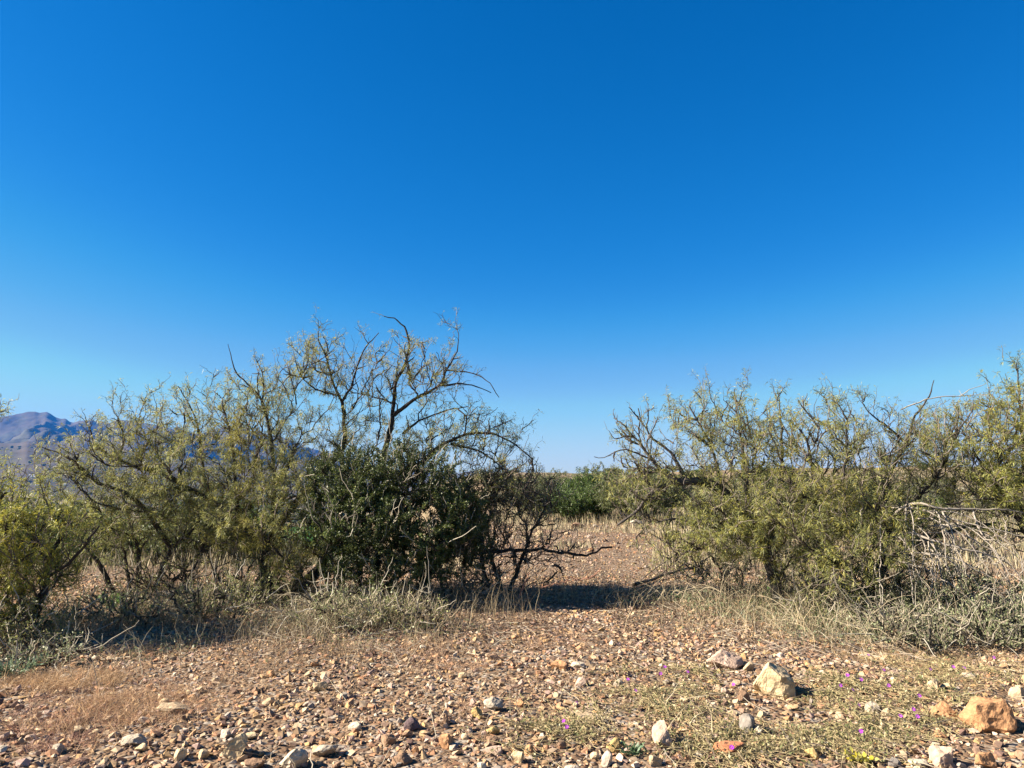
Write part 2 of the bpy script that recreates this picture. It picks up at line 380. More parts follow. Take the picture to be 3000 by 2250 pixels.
class Plant:
    def __init__(s, origin):
        s.o = np.asarray(origin, float); s.N = [s.o[None]]; s.D = [np.array([[0, 0, 1.]])]; s.limb = MB(); s.twig = MB(); s.tips = []
        s.nl = 0
    def add_limb(s, pts, r0, r1, col=(.075, .06, .05), wob=.02, sides=7, node=True, mb=None):
        L = np.linalg.norm(np.diff(pts, axis=0), axis=1).sum(); n = max(6, int(L / .07))
        p = smooth_path(pts, n)
        k = np.linspace(0, 1, n)[:, None]
        off = np.cumsum(R.normal(size=(n, 3)), 0) * wob * .35; off = off - off[0]
        off = off - k * off[-1] * .8
        p = p + off + R.normal(size=(n, 3)) * wob * .25
        r = (r0 + (r1 - r0) * k[:, 0] ** .8) * (1 + .12 * R.normal(size=n).clip(-1, 1))
        tubes(mb or s.limb, p[None], r[None], sides, np.array(col))
        if node: s.N.append(p); s.D.append(nrm(np.gradient(p, axis=0)))
        return p
    def grow(s, targets, r0, r1, col, K=7, sides=4, batches=6, wob=.10, up=.15, maxlen=None, mb=None, knee=.35):
        """each target tip is joined to the nearest part of the plant grown so far"""
        targets = targets[np.argsort(np.linalg.norm(targets - s.o, axis=1) + R.normal(0, .25, len(targets)))]
        allp = []
        for tb in np.array_split(targets, batches):
            if len(tb) == 0: continue
            N = np.concatenate(s.N); D = np.concatenate(s.D)
            out = []
            for ch in np.array_split(tb, max(1, len(tb) // 200)):
                dv = ch[:, None] - N[None]; dd = np.linalg.norm(dv, axis=2)
                al = (dv * D[None]).sum(2) / np.maximum(dd, 1e-6)
                cost = dd * (1.25 - .45 * al) - .35 * dv[..., 2] + (dd < .12) * .5
                out.append(np.argmin(cost, 1))
            j = np.concatenate(out)
            p0 = N[j]; L = np.linalg.norm(tb - p0, axis=1, keepdims=True)
            if maxlen: tb = p0 + (tb - p0) * np.minimum(1, maxlen / np.maximum(L, 1e-6)); L = np.minimum(L, maxlen)
            dd = nrm(tb - p0); c1 = p0 + nrm(D[j] * .7 + dd + R.normal(size=p0.shape) * .25) * L * knee
            c2 = tb - nrm(dd + np.array([0, 0, up]) + R.normal(size=p0.shape) * .35) * L * .33
            u = np.linspace(0, 1, K)[None, :, None]
            p = (1 - u) ** 3 * p0[:, None] + 3 * u * (1 - u) ** 2 * c1[:, None] + 3 * u * u * (1 - u) * c2[:, None] + u ** 3 * tb[:, None]
            jit = R.normal(size=p.shape) * wob * L[:, None] * .28; jit[:, 0] = 0; p = p + jit
            rad = (r0 + (r1 - r0) * np.linspace(0, 1, K))[None] * R.uniform(.75, 1.2, (len(tb), 1))
            tubes(mb or s.twig, p, rad, sides, np.asarray(col) * R.uniform(.7, 1.3, (len(tb), 1)))
            s.N.append(p[:, 1:].reshape(-1, 3)); s.D.append(nrm(np.gradient(p, axis=1))[:, 1:].reshape(-1, 3))
            allp.append(p)
        return np.concatenate(allp)

GREENS = np.array([(.37, .38, .13), (.46, .44, .13), (.26, .29, .11), (.58, .50, .10), (.40, .41, .22)])
GP = np.array([.34, .24, .24, .06, .12])
def leaf_cols(n, pos, tint=(1, 1, 1), greens=GREENS, gp=GP, yellow=.0):
    c = greens[R.choice(len(greens), n, p=gp)] * R.uniform(.75, 1.25, (n, 1))
    cl = vnoise(pos[:, 0] * 2.2 + pos[:, 1], pos[:, 2] * 2.2 - pos[:, 1], 61)
    k = sm(cl, .62, .85)[:, None] * .6
    c = c * (1 - k) + np.array([.34, .30, .06]) * k
    if yellow: k = (R.random((n, 1)) < yellow) * .8; c = c * (1 - k) + np.array([.42, .33, .05]) * k
    return c * np.asarray(tint)

def pinnae(mb, paths, per, start=.15, L=(.04, .08), W=(.0024, .0046), tint=(1, 1, 1), yellow=0., fill=1.0):
    """mesquite leaves: each a pair of drooping pinnae from the twig"""
    N, K, _ = paths.shape
    n = int(N * per * fill); i = R.integers(0, N, n); u = R.uniform(start, 1, n) * (K - 1.001); k = u.astype(int); fr = (u - k)[:, None]
    b = paths[i, k] * (1 - fr) + paths[i, k + 1] * fr; tn = nrm(paths[i, k + 1] - paths[i, k])
    sd = nrm(np.cross(tn, R.normal(size=(n, 3))))
    ax = nrm(sd + tn * .5 + np.array([0, 0, .1]))
    nb = nrm(np.cross(ax, R.normal(size=(n, 3)))) 
    b = b + ax * .015
    for sg in (-1, 1):
        d = nrm(ax + nb * sg * .38)
        leaf_strips(mb, b, d, R.uniform(*L, n), R.uniform(*W, n), leaf_cols(n, b, tint, yellow=yellow), droop=R.uniform(.05, .5))

def px_blob(cx, cy, rx, ry, Y, ryd):
    c = P(cx, cy, Y); m = PXM(Y); return c, np.array([rx * m, ryd, ry * m])

def mesquite(name, label, group, baseY, base_px, limbs, blobs, shoots=(), dead=(), tint=(1, 1, 1), yellow=.03, thick=1.0, bark=(.07, .058, .05), lf=1.0):
    """limbs: list of ([(px,py,dY)...], r0, r1); blobs: (cx,cy,rx,ry,dY,depth,n_branch,n_twig,leaf)"""
    b0 = P(base_px[0], base_px[1], baseY); gz = float(hgt(b0[0], b0[1])); b0[2] = gz - .03
    root = empty(name, b0); tag(root, label, 'tree', group)
    pl = Plant(b0)
    pl.N = []; pl.D = []
    for pts, r0, r1 in limbs:
        q = [P(a, b, baseY + c) for a, b, c in pts]
        if q[0][2] < hgt(q[0][0], q[0][1]) + .12: q[0][2] = float(hgt(q[0][0], q[0][1])) - .05
        pl.add_limb(q, r0 * thick, r1 * thick, bark, wob=.014)
    leaf = MB()
    T1 = []; T2 = []
    for bl in blobs:
        c, r = px_blob(*bl[:4], baseY + bl[4], bl[5]); T1.append(ellipsoid_pts(int(bl[6] * 1.2), c, r * .95)); T2.append((ellipsoid_pts(int(bl[7] * 1.5), c, r * 1.1), bl[8]))
    pl.grow(np.concatenate(T1), .0115, .0045, (.10, .083, .068), K=10, sides=5, wob=.07, mb=pl.limb, maxlen=2.2)
    for tg, lfk in T2:
        g = tg[tg[:, 2] > hgt(tg[:, 0], tg[:, 1]) + .15]
        n1 = max(4, len(g) // 3)
        pl.grow(g[:n1], .0065, .0032, (.17, .145, .115), K=9, sides=3, wob=.065, maxlen=1.3)
        p = pl.grow(g[n1:], .0052, .0022, (.24, .20, .16), K=5, sides=3, wob=.09, maxlen=.6)
        if lfk > 0: pinnae(leaf, p, 22 * lfk * lf, tint=tint, yellow=yellow)
    for sh in shoots:       # long upright shoots past the crown: (px,py,dY,leaf)
        q = P(sh[0], sh[1], baseY + sh[2]); p = pl.grow(q[None], .0075, .0025, (.10, .085, .07), K=14, sides=4, batches=1, wob=.10, maxlen=1.1)
        ln = np.linalg.norm(p[0, -1] - p[0, 0])
        side = p[0][R.integers(3, 14, 9)] + R.normal(size=(9, 3)) * .09 + np.array([0, 0, .06])
        ps = pl.grow(side, .004, .002, (.13, .11, .09), K=5, sides=3, batches=1, wob=.2, maxlen=.25)
        if sh[3]: pinnae(leaf, p, 34 * sh[3], start=.3, tint=tint); pinnae(leaf, ps, 6 * sh[3], tint=tint)
    # long straight shoots standing out of the crown
    N = np.concatenate(pl.N); hi = N[(N[:, 2] > np.percentile(N[:, 2], 45))]; q = hi[R.integers(0, len(hi), 110)]; cen = N.mean(0)
    dd = nrm(nrm(q - cen) * .8 + np.array([0, 0, .8]) + R.normal(size=q.shape) * .25)
    p = pl.grow(q + dd * R.uniform(.08, .3, (110, 1)), .0045, .002, (.24, .2, .15), K=9, sides=3, batches=1, wob=.06, maxlen=.6)
    pinnae(leaf, p[::2], 16 * lf, start=.2, tint=tint, yellow=yellow); pinnae(leaf, p[1::2], 5 * lf, start=.3, tint=tint)
    if dead:
        dm = MB()
        for pts, r0, r1 in dead:
            q = [P(a, b, baseY + c) for a, b, c in pts]
            p = pl.add_limb(q, r0, r1, (.40, .35, .29), wob=.016, sides=5, mb=dm)
            tg = p[R.integers(len(p) // 5, len(p), 7)] + R.normal(size=(7, 3)) * np.array([.25, .15, .16]) + np.array([.08, 0, -.12])
            pl.grow(tg, .006, .0025, (.40, .35, .29), K=7, sides=3, batches=1, wob=.12, mb=dm, maxlen=.5)
        tag(dm.build('dead_branches', M_twig, root, True, b0), kind='stuff')
    pl.limb.build('trunk', M_bark, root, True, b0); tag(pl.twig.build('twigs', M_twig, root, True, b0), kind='stuff'); tag(leaf.build('crown', M_leaf, root, False, b0), kind='stuff')
    return root, pl

GRP = 'mesquite trees along the gravel'
# T1: the big one left of centre
mesquite('mesquite_tree', 'tallest mesquite, feathery bare-topped crown rising behind the dark green bush', GRP, 10.6, (800, 1745),
  [([(790, 1750, 0), (775, 1690, 0), (770, 1640, 0), (800, 1560, 0), (860, 1470, .1), (930, 1400, .2), (1010, 1300, .2)], .085, .04),
   ([(1010, 1300, .2), (1008, 1200, .2), (1000, 1170, .15), (975, 1120, .1), (960, 1060, .1), (930, 1000, 0), (932, 975, 0)], .035, .008),
   ([(1004, 1175, .15), (1030, 1130, .2), (1045, 1080, .3), (1070, 1020, .3), (1110, 975, .3)], .022, .006),
   ([(985, 1157, .15), (940, 1150, 0), (900, 1125, -.1), (875, 1090, -.2), (865, 1055, -.3)], .016, .006),
   ([(860, 1760, .2), (960, 1640, .3), (1050, 1500, .4), (1110, 1380, .4), (1135, 1290, .3), (1150, 1220, .3), (1155, 1180, .3), (1160, 1120, .3), (1190, 1070, .2), (1200, 1010, .1), (1190, 960, .1), (1160, 935, .1), (1125, 925, .1)], .09, .007),
   ([(1155, 1215, .3), (1190, 1190, .2), (1240, 1160, .1), (1290, 1130, 0), (1310, 1070, 0), (1340, 1030, 0), (1345, 985, 0)], .034, .006),
   ([(1290, 1130, 0), (1360, 1120, .1), (1400, 1135, .2), (1440, 1150, .2)], .016, .006),
   ([(1310, 1085, 0), (1380, 1088, -.1), (1430, 1112, -.2), (1462, 1165, -.2)], .012, .005),
   ([(1155, 1185, .3), (1110, 1165, .4), (1060, 1155, .5), (1030, 1150, .6)], .014, .006),
   ([(1180, 1270, .3), (1240, 1225, .4), (1300, 1200, .5), (1370, 1190, .5)], .02, .007),
   ([(1060, 1500, .4), (1200, 1390, .2), (1300, 1300, 0), (1370, 1268, -.1), (1440, 1262, -.2), (1500, 1290, -.2), (1560, 1345, -.3)], .05, .007),
   ([(1320, 1300, 0), (1380, 1310, .1), (1430, 1330, .1), (1470, 1370, .2)], .022, .007),
   ([(780, 1600, 0), (700, 1530, -.2), (640, 1480, -.2), (580, 1440, -.3), (543, 1428, -.3), (503, 1388, -.3), (452, 1381, -.4), (400, 1367, -.4), (344, 1341, -.4), (311, 1327, -.5), (275, 1298, -.5), (268, 1270, -.5), (253, 1240, -.5)], .06, .008),
   ([(344, 1341, -.4), (365, 1312, -.4), (366, 1262, -.4), (345, 1225, -.4)], .02, .006),
   ([(503, 1388, -.3), (460, 1330, -.2), (430, 1280, -.1), (400, 1230, 0)], .024, .007),
   ([(800, 1560, 0), (800, 1400, -.2), (790, 1290, -.2), (775, 1185, -.2), (758, 1150, -.2), (720, 1112, -.2), (690, 1085, -.2), (676, 1045, -.2), (668, 1005, -.2)], .05, .004),
   ([(770, 1175, -.2), (772, 1130, -.1), (768, 1085, 0), (750, 1050, 0)], .014, .006),
   ([(620, 1470, -.2), (600, 1380, 0), (590, 1280, .2), (560, 1200, .3), (520, 1130, .3)], .03, .007),
   ([(700, 1530, -.2), (690, 1400, -.4), (680, 1280, -.4), (650, 1180, -.4)], .035, .007)],
  [(935, 1060, 90, 85, 0, .6, 24, 130, .7), (1080, 1130, 110, 120, .2, .7, 28, 130, .5), (1265, 1090, 105, 110, 0, .6, 28, 130, .5),
   (1380, 1260, 150, 75, 0, .7, 22, 150, .6), (740, 1170, 95, 110, -.1, .7, 22, 150, .75), (840, 1130, 80, 90, 0, .5, 12, 70, .6), (1170, 1040, 90, 80, 0, .5, 12, 60, .4), (560, 1225, 150, 95, .1, .9, 22, 150, 1.0),
   (410, 1275, 120, 80, -.2, .8, 18, 110, .9), (330, 1330, 150, 80, -.4, .8, 20, 120, .9), (860, 1290, 210, 110, 0, 1.0, 28, 260, 1.15),
   (1150, 1290, 190, 80, .3, .8, 18, 150, .8), (650, 1370, 190, 130, -.2, 1.1, 34, 330, 1.2), (480, 1420, 150, 110, -.3, .9, 20, 170, 1.1), (1450, 1370, 140, 80, 0, .7, 22, 150, .5), (1520, 1470, 100, 80, -.1, .6, 16, 70, .2),
   (780, 1500, 190, 110, -.7, .8, 26, 280, 1.2), (860, 1400, 150, 80, -.6, .6, 14, 130, 1.2), (880, 1620, 130, 70, -.9, .5, 12, 110, 1.0)],
  shoots=[(945, 950, 0, .5), (1045, 945, .1, .3), (1335, 940, 0, .3), (1300, 935, .2, .1), (1398, 1095, 0, .2), (840, 1005, 0, .4), (765, 1040, 0, .3), (620, 1090, .2, .3), (545, 1115, .2, .5), (470, 1130, 0, .5), (430, 1170, 0, .5),
          (350, 1165, -.4, .6), (330, 1150, -.5, .6), (1560, 1230, 0, .2), (1480, 1240, 0, .4), (1390, 1180, 0, .2), (1000, 985, .2, .4), (900, 1010, 0, .5), (250, 1225, -.4, .2)])

# T2: many-stemmed, left, behind
mesquite('mesquite_tree', 'many-stemmed mesquite with low dark trunks fanning out left of the tallest tree', GRP, 10.3, (400, 1745),
  [([(340, 1745, .2), (315, 1700, .2), (290, 1655, .2), (250, 1600, .2), (200, 1540, .3)], .05, .014),
   ([(395, 1750, .2), (405, 1680, .3), (405, 1620, .3), (385, 1550, .3), (360, 1470, .3)], .045, .012),
   ([(380, 1745, .3), (375, 1680, .4), (360, 1600, .4), (330, 1540, .5)], .03, .01),
   ([(440, 1745, .2), (475, 1660, .1), (500, 1600, 0), (560, 1560, 0), (600, 1500, 0)], .045, .012),
   ([(455, 1750, .1), (540, 1670, 0), (600, 1600, -.1), (605, 1570, -.1)], .035, .014),
   ([(600, 1610, -.1), (560, 1680, -.3), (500, 1760, -.5)], .02, .007),
   ([(500, 1600, 0), (430, 1490, -.1), (347, 1435, -.2), (310, 1424, -.2), (275, 1410, -.2), (253, 1381, -.3), (224, 1352, -.3), (181, 1330, -.3), (137, 1316, -.3)], .045, .008),
   ([(224, 1352, -.3), (214, 1320, -.3), (205, 1300, -.3)], .012, .006), ([(270, 1402, -.2), (240, 1390, -.2), (196, 1376, -.2)], .01, .005)],
  [(250, 1440, 160, 90, 0, .9, 20, 130, 1.0), (380, 1500, 170, 100, .2, .9, 22, 190, .95), (540, 1500, 130, 90, .1, .9, 16, 150, .9), (200, 1360, 90, 50, -.3, .5, 8, 36, .8),
   (260, 1570, 140, 80, .3, .9, 14, 100, .7), (620, 1600, 120, 70, -.2, .7, 12, 60, .4), (480, 1680, 120, 60, -.5, .6, 14, 40, .1)],
  shoots=[(110, 1305, -.3, .6), (130, 1330, -.3, .6), (190, 1300, -.3, .3)], tint=(.92, .96, .95))

# T3: left edge
mesquite('mesquite_tree', 'yellow-green mesquite cut by the left picture edge, slanting dark trunk', GRP, 7.7, (70, 1880),
  [([(60, 1885, 0), (95, 1800, 0), (125, 1740, 0), (140, 1690, 0), (135, 1640, .1), (170, 1580, .2), (230, 1530, .2)], .055, .012),
   ([(140, 1690, 0), (190, 1660, 0), (250, 1600, 0), (290, 1540, 0)], .022, .008),
   ([(30, 1890, .1), (-20, 1760, .2), (-60, 1640, .2), (-40, 1520, .2), (20, 1440, .2)], .055, .012),
   ([(100, 1790, 0), (40, 1800, -.2), (-30, 1810, -.3)], .022, .01), ([(135, 1640, .1), (80, 1560, 0), (60, 1480, 0)], .025, .009),
   ([(-40, 1560, .2), (-90, 1400, .2)], .03, .012)],
  [(50, 1500, 120, 65, 0, .6, 16, 90, .8), (130, 1570, 130, 90, 0, .7, 20, 140, .85), (20, 1620, 120, 110, -.1, .7, 18, 140, .85), (90, 1680, 120, 70, 0, .6, 12, 110, .9), (-120, 1450, 150, 160, .2, .8, 16, 170, 1.0),
   (0, 1760, 110, 80, -.1, .6, 12, 110, .8),],
  shoots=[(20, 1385, 0, .6), (60, 1400, 0, .6), (120, 1410, 0, .7)], tint=(1.2, 1.2, .7), yellow=.16)

# the tree beyond the left edge: only the tip of one spray reaches the picture, its shade lies on the gravel
mesquite('mesquite_tree', 'mesquite beyond the left picture edge, only one leafy spray tip showing', GRP, 7.9, (-420, 1890),
  [([(-420, 1895, 0), (-430, 1760, 0), (-400, 1600, 0), (-360, 1450, 0), (-300, 1330, 0)], .08, .015), ([(-420, 1800, 0), (-520, 1600, .2), (-600, 1400, .2)], .05, .012),
   ([(-360, 1450, 0), (-220, 1330, 0), (-110, 1245, 0), (-40, 1222, 0), (10, 1204, 0)], .022, .004)],
  [(-330, 1350, 170, 110, 0, .8, 20, 110, .9), (-480, 1400, 180, 130, .2, .9, 20, 120, .9), (-380, 1560, 200, 120, -.2, .8, 20, 120, .9), (-250, 1640, 130, 100, -.4, .6, 12, 60, .7), (-60, 1225, 50, 30, 0, .25, 4, 8, .8)],
  shoots=[(14, 1202, 0, .7)], tint=(1.05, 1.05, .85))

# T4: leaning limbs right of the gap
mesquite('mesquite_tree', 'mesquite with thick bare grey limbs leaning left into the gap', GRP, 9.6, (2280, 1760),
  [([(2285, 1765, 0), (2270, 1690, 0), (2240, 1600, 0), (2180, 1500, 0), (2110, 1432, 0), (2064, 1410, -.1), (1974, 1412, -.2)], .08, .05),
   ([(1974, 1412, -.2), (1930, 1425, -.2), (1898, 1445, -.3), (1881, 1482, -.3), (1848, 1518, -.3), (1808, 1540, -.3)], .036, .014),
   ([(1900, 1446, -.2), (1890, 1480, -.1), (1862, 1500, -.1), (1850, 1525, -.1)], .025, .012),
   ([(1985, 1410, -.2), (1938, 1386, -.2), (1908, 1346, -.2), (1885, 1310, -.2), (1860, 1280, -.2), (1830, 1245, -.2)], .036, .008),
   ([(2007, 1405, -.1), (1981, 1343, 0), (1941, 1300, 0), (1908, 1290, 0), (1895, 1255, 0), (1875, 1227, 0), (1868, 1195, 0)], .032, .006),
   ([(1908, 1346, -.2), (1870, 1330, -.3), (1820, 1312, -.3), (1775, 1345, -.3), (1740, 1338, -.3)], .015, .004),
   ([(1860, 1282, -.2), (1830, 1270, -.2), (1800, 1300, -.2), (1785, 1262, -.2)], .012, .004),
   ([(2110, 1430, 0), (2103, 1366, .1), (2085, 1310, .1), (2050, 1250, .1), (2020, 1190, .1)], .03, .007),
   ([(2190, 1500, 0), (2190, 1400, -.1), (2175, 1290, -.1), (2160, 1200, -.1), (2150, 1140, -.1)], .035, .006),
   ([(2230, 1580, 0), (2130, 1560, -.3), (2030, 1530, -.4), (1960, 1520, -.4), (1900, 1540, -.4)], .022, .007),
   ([(2250, 1620, 0), (2290, 1480, .1), (2300, 1350, .1), (2290, 1240, .1), (2280, 1150, .1)], .04, .007),
   ([(2010, 1600, -.4), (1960, 1640, -.5), (1880, 1700, -.6)], .012, .006)],
  [(2080, 1220, 130, 80, .1, .7, 20, 100, .8), (2110, 1330, 150, 90, .1, .8, 20, 150, .7), (2200, 1270, 140, 110, 0, .8, 24, 150, .75), (2170, 1440, 190, 90, -.2, .9, 24, 200, .8),
   (1880, 1330, 110, 70, -.1, .6, 20, 45, .3), (1860, 1250, 80, 80, -.1, .4, 16, 40, .12), (1900, 1440, 120, 100, -.3, .5, 26, 90, .3), (1960, 1600, 110, 90, -.4, .4, 20, 60, .15), (2120, 1540, 170, 90, -.4, .8, 20, 230, 1.15), (2280, 1560, 120, 90, -.2, .8, 14, 140, 1.0), (1850, 1400, 90, 60, .1, .5, 10, 40, .5), (1990, 1600, 130, 80, -.5, .5, 16, 60, .2)],
  shoots=[(2080, 1125, .1, .6), (2055, 1140, .1, .5), (2190, 1112, 0, .6), (1800, 1255, -.2, .3), (2140, 1150, 0, .6), (1925, 1195, 0, .1), (1960, 1200, 0, .3)], tint=(1.0, 1.0, .9), bark=(.11, .095, .085))

# T5: right middle, dense, with dead grey branches
mesquite('mesquite_tree', 'widest right-hand mesquite, pale dead branches drooping from its right side', GRP, 9.0, (2550, 1800),
  [([(2550, 1805, 0), (2552, 1720, 0), (2550, 1640, 0), (2520, 1590, 0), (2450, 1540, 0), (2400, 1480, 0), (2380, 1380, .1), (2360, 1280, .1)], .08, .012),
   ([(2560, 1800, .1), (2580, 1690, .1), (2599, 1560, .1), (2583, 1477, .1), (2600, 1400, .1), (2650, 1320, .1), (2670, 1282, .1), (2680, 1217, .1), (2718, 1173, .1), (2735, 1112, .1)], .07, .005),
   ([(2560, 1690, 0), (2620, 1630, 0), (2670, 1590, 0), (2740, 1570, .1), (2810, 1552, .1), (2914, 1530, .1)], .06, .015),
   ([(2655, 1300, .1), (2600, 1250, .1), (2560, 1230, .1), (2530, 1190, .1)], .02, .006),
   ([(2540, 1640, 0), (2480, 1520, -.2), (2470, 1400, -.2), (2480, 1300, -.2), (2470, 1230, -.2)], .035, .007),
   ([(2600, 1560, 0), (2680, 1460, -.1), (2740, 1400, -.1), (2780, 1330, -.1), (2800, 1260, -.1)], .035, .008),
   ([(2400, 1480, 0), (2330, 1440, -.1), (2290, 1360, 0), (2260, 1280, 0)], .024, .007),
   ([(2550, 1680, 0), (2440, 1650, -.4), (2360, 1600, -.5)], .02, .008)],
  [(2380, 1250, 150, 95, .1, .8, 26, 140, .75), (2440, 1370, 180, 110, 0, .9, 28, 180, .6), (2560, 1310, 130, 100, .1, .8, 20, 120, .65), (2330, 1470, 150, 90, -.2, .8, 20, 180, .85),
   (2520, 1480, 150, 90, -.1, .9, 20, 240, 1.0), (2700, 1330, 110, 90, 0, .7, 16, 110, .8), (2480, 1580, 160, 80, -.4, .8, 18, 180, .85), (2680, 1470, 110, 80, 0, .7, 14, 70, .5), (2730, 1260, 110, 80, 0, .6, 18, 80, .6), (2420, 1680, 140, 70, -.5, .6, 14, 80, .5), (2680, 1640, 130, 90, -.2, .7, 16, 90, .4)],
  shoots=[(2620, 1190, 0, .5), (2700, 1190, 0, .5), (2770, 1195, 0, .5), (2300, 1130, .1, .6), (2390, 1140, .1, .6), (2510, 1140, .1, .6), (2540, 1150, .1, .3), (2570, 1190, .1, .2), (2440, 1160, .1, .5), (2470, 1165, .1, .5)],
  dead=[([(a_, b_, -.6), (a_ + dx_ * .35, b_ - 10 + 25 * R.random(), -.8), (a_ + dx_ * .75, b_ + dy_ * .45, -1.0), (a_ + dx_, b_ + dy_, -1.1)], .0085, .0035) for a_, b_, dx_, dy_ in
        [(2640 + R.uniform(-60, 130), 1500 + R.uniform(-20, 120), R.uniform(-60, 330), R.uniform(120, 300)) for _ in range(22)]] + [([(2640, 1200, .1), (2700, 1175, .1), (2760, 1165, .1), (2810, 1163, .1), (2887, 1155, .1)], .009, .004), ([(2810, 1163, .1), (2845, 1135, .1), (2890, 1126, .1)], .006, .003),
        ([(2600, 1520, -.3), (2650, 1482, -.5), (2680, 1475, -.6), (2760, 1500, -.7), (2850, 1495, -.7), (2990, 1500, -.7)], .02, .008),
        ([(2655, 1482, -.5), (2650, 1540, -.7), (2700, 1570, -.8), (2712, 1620, -.8), (2690, 1690, -.8)], .014, .006),
        ([(2660, 1560, -.7), (2760, 1585, -.9), (2860, 1605, -1.), (2960, 1650, -1.), (3010, 1720, -1.)], .015, .006),
        ([(2760, 1500, -.7), (2790, 1560, -.9), (2800, 1640, -1.), (2840, 1720, -1.)], .011, .004),
        ([(2850, 1495, -.7), (2880, 1570, -.9), (2930, 1640, -1.), (2990, 1780, -1.)], .012, .004),
        ([(2620, 1640, -.6), (2700, 1660, -.9), (2790, 1710, -1.1), (2900, 1800, -1.2)], .012, .004),
        ([(2700, 1620, -.8), (2800, 1640, -1.), (2920, 1700, -1.1), (3020, 1800, -1.1)], .011, .004),
        ([(2600, 1600, -.5), (2560, 1660, -.8), (2600, 1740, -1.), (2570, 1820, -1.1)], .011, .004),
        ([(2720, 1500, -.6), (2860, 1540, -.9), (3000, 1570, -1.)], .012, .005),
        ([(2780, 1660, -.9), (2760, 1730, -1.), (2800, 1830, -1.1)], .009, .004)],
  tint=(1.0, 1.0, .95), bark=(.06, .05, .045), )

# T6: right edge
mesquite('mesquite_tree', 'mesquite at the right picture edge with a tall leafy upright shoot', GRP, 8.8, (3040, 1760),
  [([(3060, 1770, 0), (3050, 1650, 0), (3000, 1540, 0), (2940, 1440, 0), (2890, 1380, 0), (2850, 1320, 0)], .07, .012),
   ([(3030, 1600, 0), (3010, 1450, 0), (2990, 1330, 0), (2985, 1220, 0), (2980, 1130, 0), (2975, 1062, 0)], .045, .005),
   ([(2900, 1395, 0), (2940, 1330, .1), (3000, 1290, .1)], .02, .008),
   ([(3060, 1700, 0), (2990, 1480, -.2), (2900, 1460, -.3), (2840, 1470, -.3), (2770, 1480, -.3)], .035, .008), ([(3050, 1700, .1), (3120, 1500, .1), (3130, 1300, .1)], .05, .01)],
  [(2985, 1230, 70, 110, 0, .5, 16, 130, 1.1), (2850, 1270, 120, 100, 0, .7, 26, 150, .8), (2960, 1380, 110, 100, 0, .8, 22, 190, 1.1), (2860, 1420, 110, 70, -.1, .7, 14, 110, .95), (3130, 1330, 110, 160, .1, .9, 18, 170, 1.0),
   (2960, 1530, 110, 70, -.2, .7, 12, 80, .7)],
  shoots=[(2975, 1058, 0, 1.4), (2992, 1120, 0, 1.2), (2960, 1140, 0, 1.2), (2900, 1150, 0, .6), (2870, 1170, 0, .8), (2830, 1180, 0, .6)], tint=(1.02, 1.02, .85))

# dense small-leaved shrub in front of T1, and a bare twiggy one to its right
def shrub(name, label, cat, baseY, base_px, stems, blobs, leafn, lcol, tw=(.2, .18, .15), size=(.018, .034), long_twigs=0, group=None, r0=.03):
    b0 = P(base_px[0], base_px[1], baseY); b0[2] = float(hgt(b0[0], b0[1])) - .03
    root = empty(name, b0); tag(root, label, cat, group); pl = Plant(b0); pl.N = []; pl.D = []
    for pts in stems:
        q = [P(a, b, baseY + c) for a, b, c in pts]
        if q[0][2] < hgt(q[0][0], q[0][1]) + .15: q[0][2] = float(hgt(q[0][0], q[0][1])) - .05
        pl.add_limb(q, r0, r0 * .35, (.06, .05, .042), wob=.03)
    leaf = MB()
    for bl in blobs:
        c, r = px_blob(*bl[:4], baseY + bl[4], bl[5]); tg = ellipsoid_pts(bl[6], c, r); tg = tg[tg[:, 2] > hgt(tg[:, 0], tg[:, 1]) + .04]
        a = max(3, len(tg) // 8)
        pl.grow(tg[:a], .013, .006, (.08, .07, .055), K=8, sides=4, mb=pl.limb, wob=.2, maxlen=.9)
        p = pl.grow(tg[a:], .0055, .0025, tw, K=4, sides=3, wob=.12, maxlen=.4)
        n = int(len(p) * leafn * bl[7])
        if n:
            i = R.integers(0, len(p), n); u = R.uniform(.1, 1, n) * 2.99; k = u.astype(int); fr = (u - k)[:, None]
            b = p[i, k] * (1 - fr) + p[i, k + 1] * fr + R.normal(size=(n, 3)) * .012
            keep = vnoise(b[:, 0] * 3.1 + b[:, 1] * 2, b[:, 2] * 3.4 - b[:, 1], 33) > .2; b = b[keep]; i = i[keep]; k = k[keep]; n = len(b)
            d = nrm(R.normal(size=(n, 3)) + nrm(p[i, k + 1] - p[i, k]) * .5)
            L = R.uniform(*size, n)
            cc = np.asarray(lcol)[R.integers(0, len(lcol), n)] * R.uniform(.7, 1.3, (n, 1))
            cc = cc * (.65 + .9 * vnoise(b[:, 0] * 2.3, b[:, 2] * 2.3 + b[:, 1], 47))[:, None] * np.array([1, 1, 1.]) 
            leaf_quads(leaf, b, d, L, L * R.uniform(.35, .6, n), cc)
    if long_twigs:
        N = np.concatenate(pl.N); q = N[R.integers(0, len(N), long_twigs)]; tg = q + nrm(R.normal(size=(long_twigs, 3)) * np.array([1, .7, .5]) + np.array([0, -.5, .25])) * R.uniform(.25, .6, (long_twigs, 1))
        pl.grow(tg, .0065, .003, (.42, .38, .30), K=7, sides=3, batches=1, wob=.07, maxlen=.6)
    pl.limb.build('stems', M_bark, root, True, b0); tag(pl.twig.build('twigs', M_twig, root, True, b0), kind='stuff')
    if leaf.n: tag(leaf.build('foliage', M_small, root, False, b0), kind='stuff')
    return root
DARKG = [(.085, .12, .03), (.06, .09, .025), (.15, .17, .035), (.07, .095, .035)]
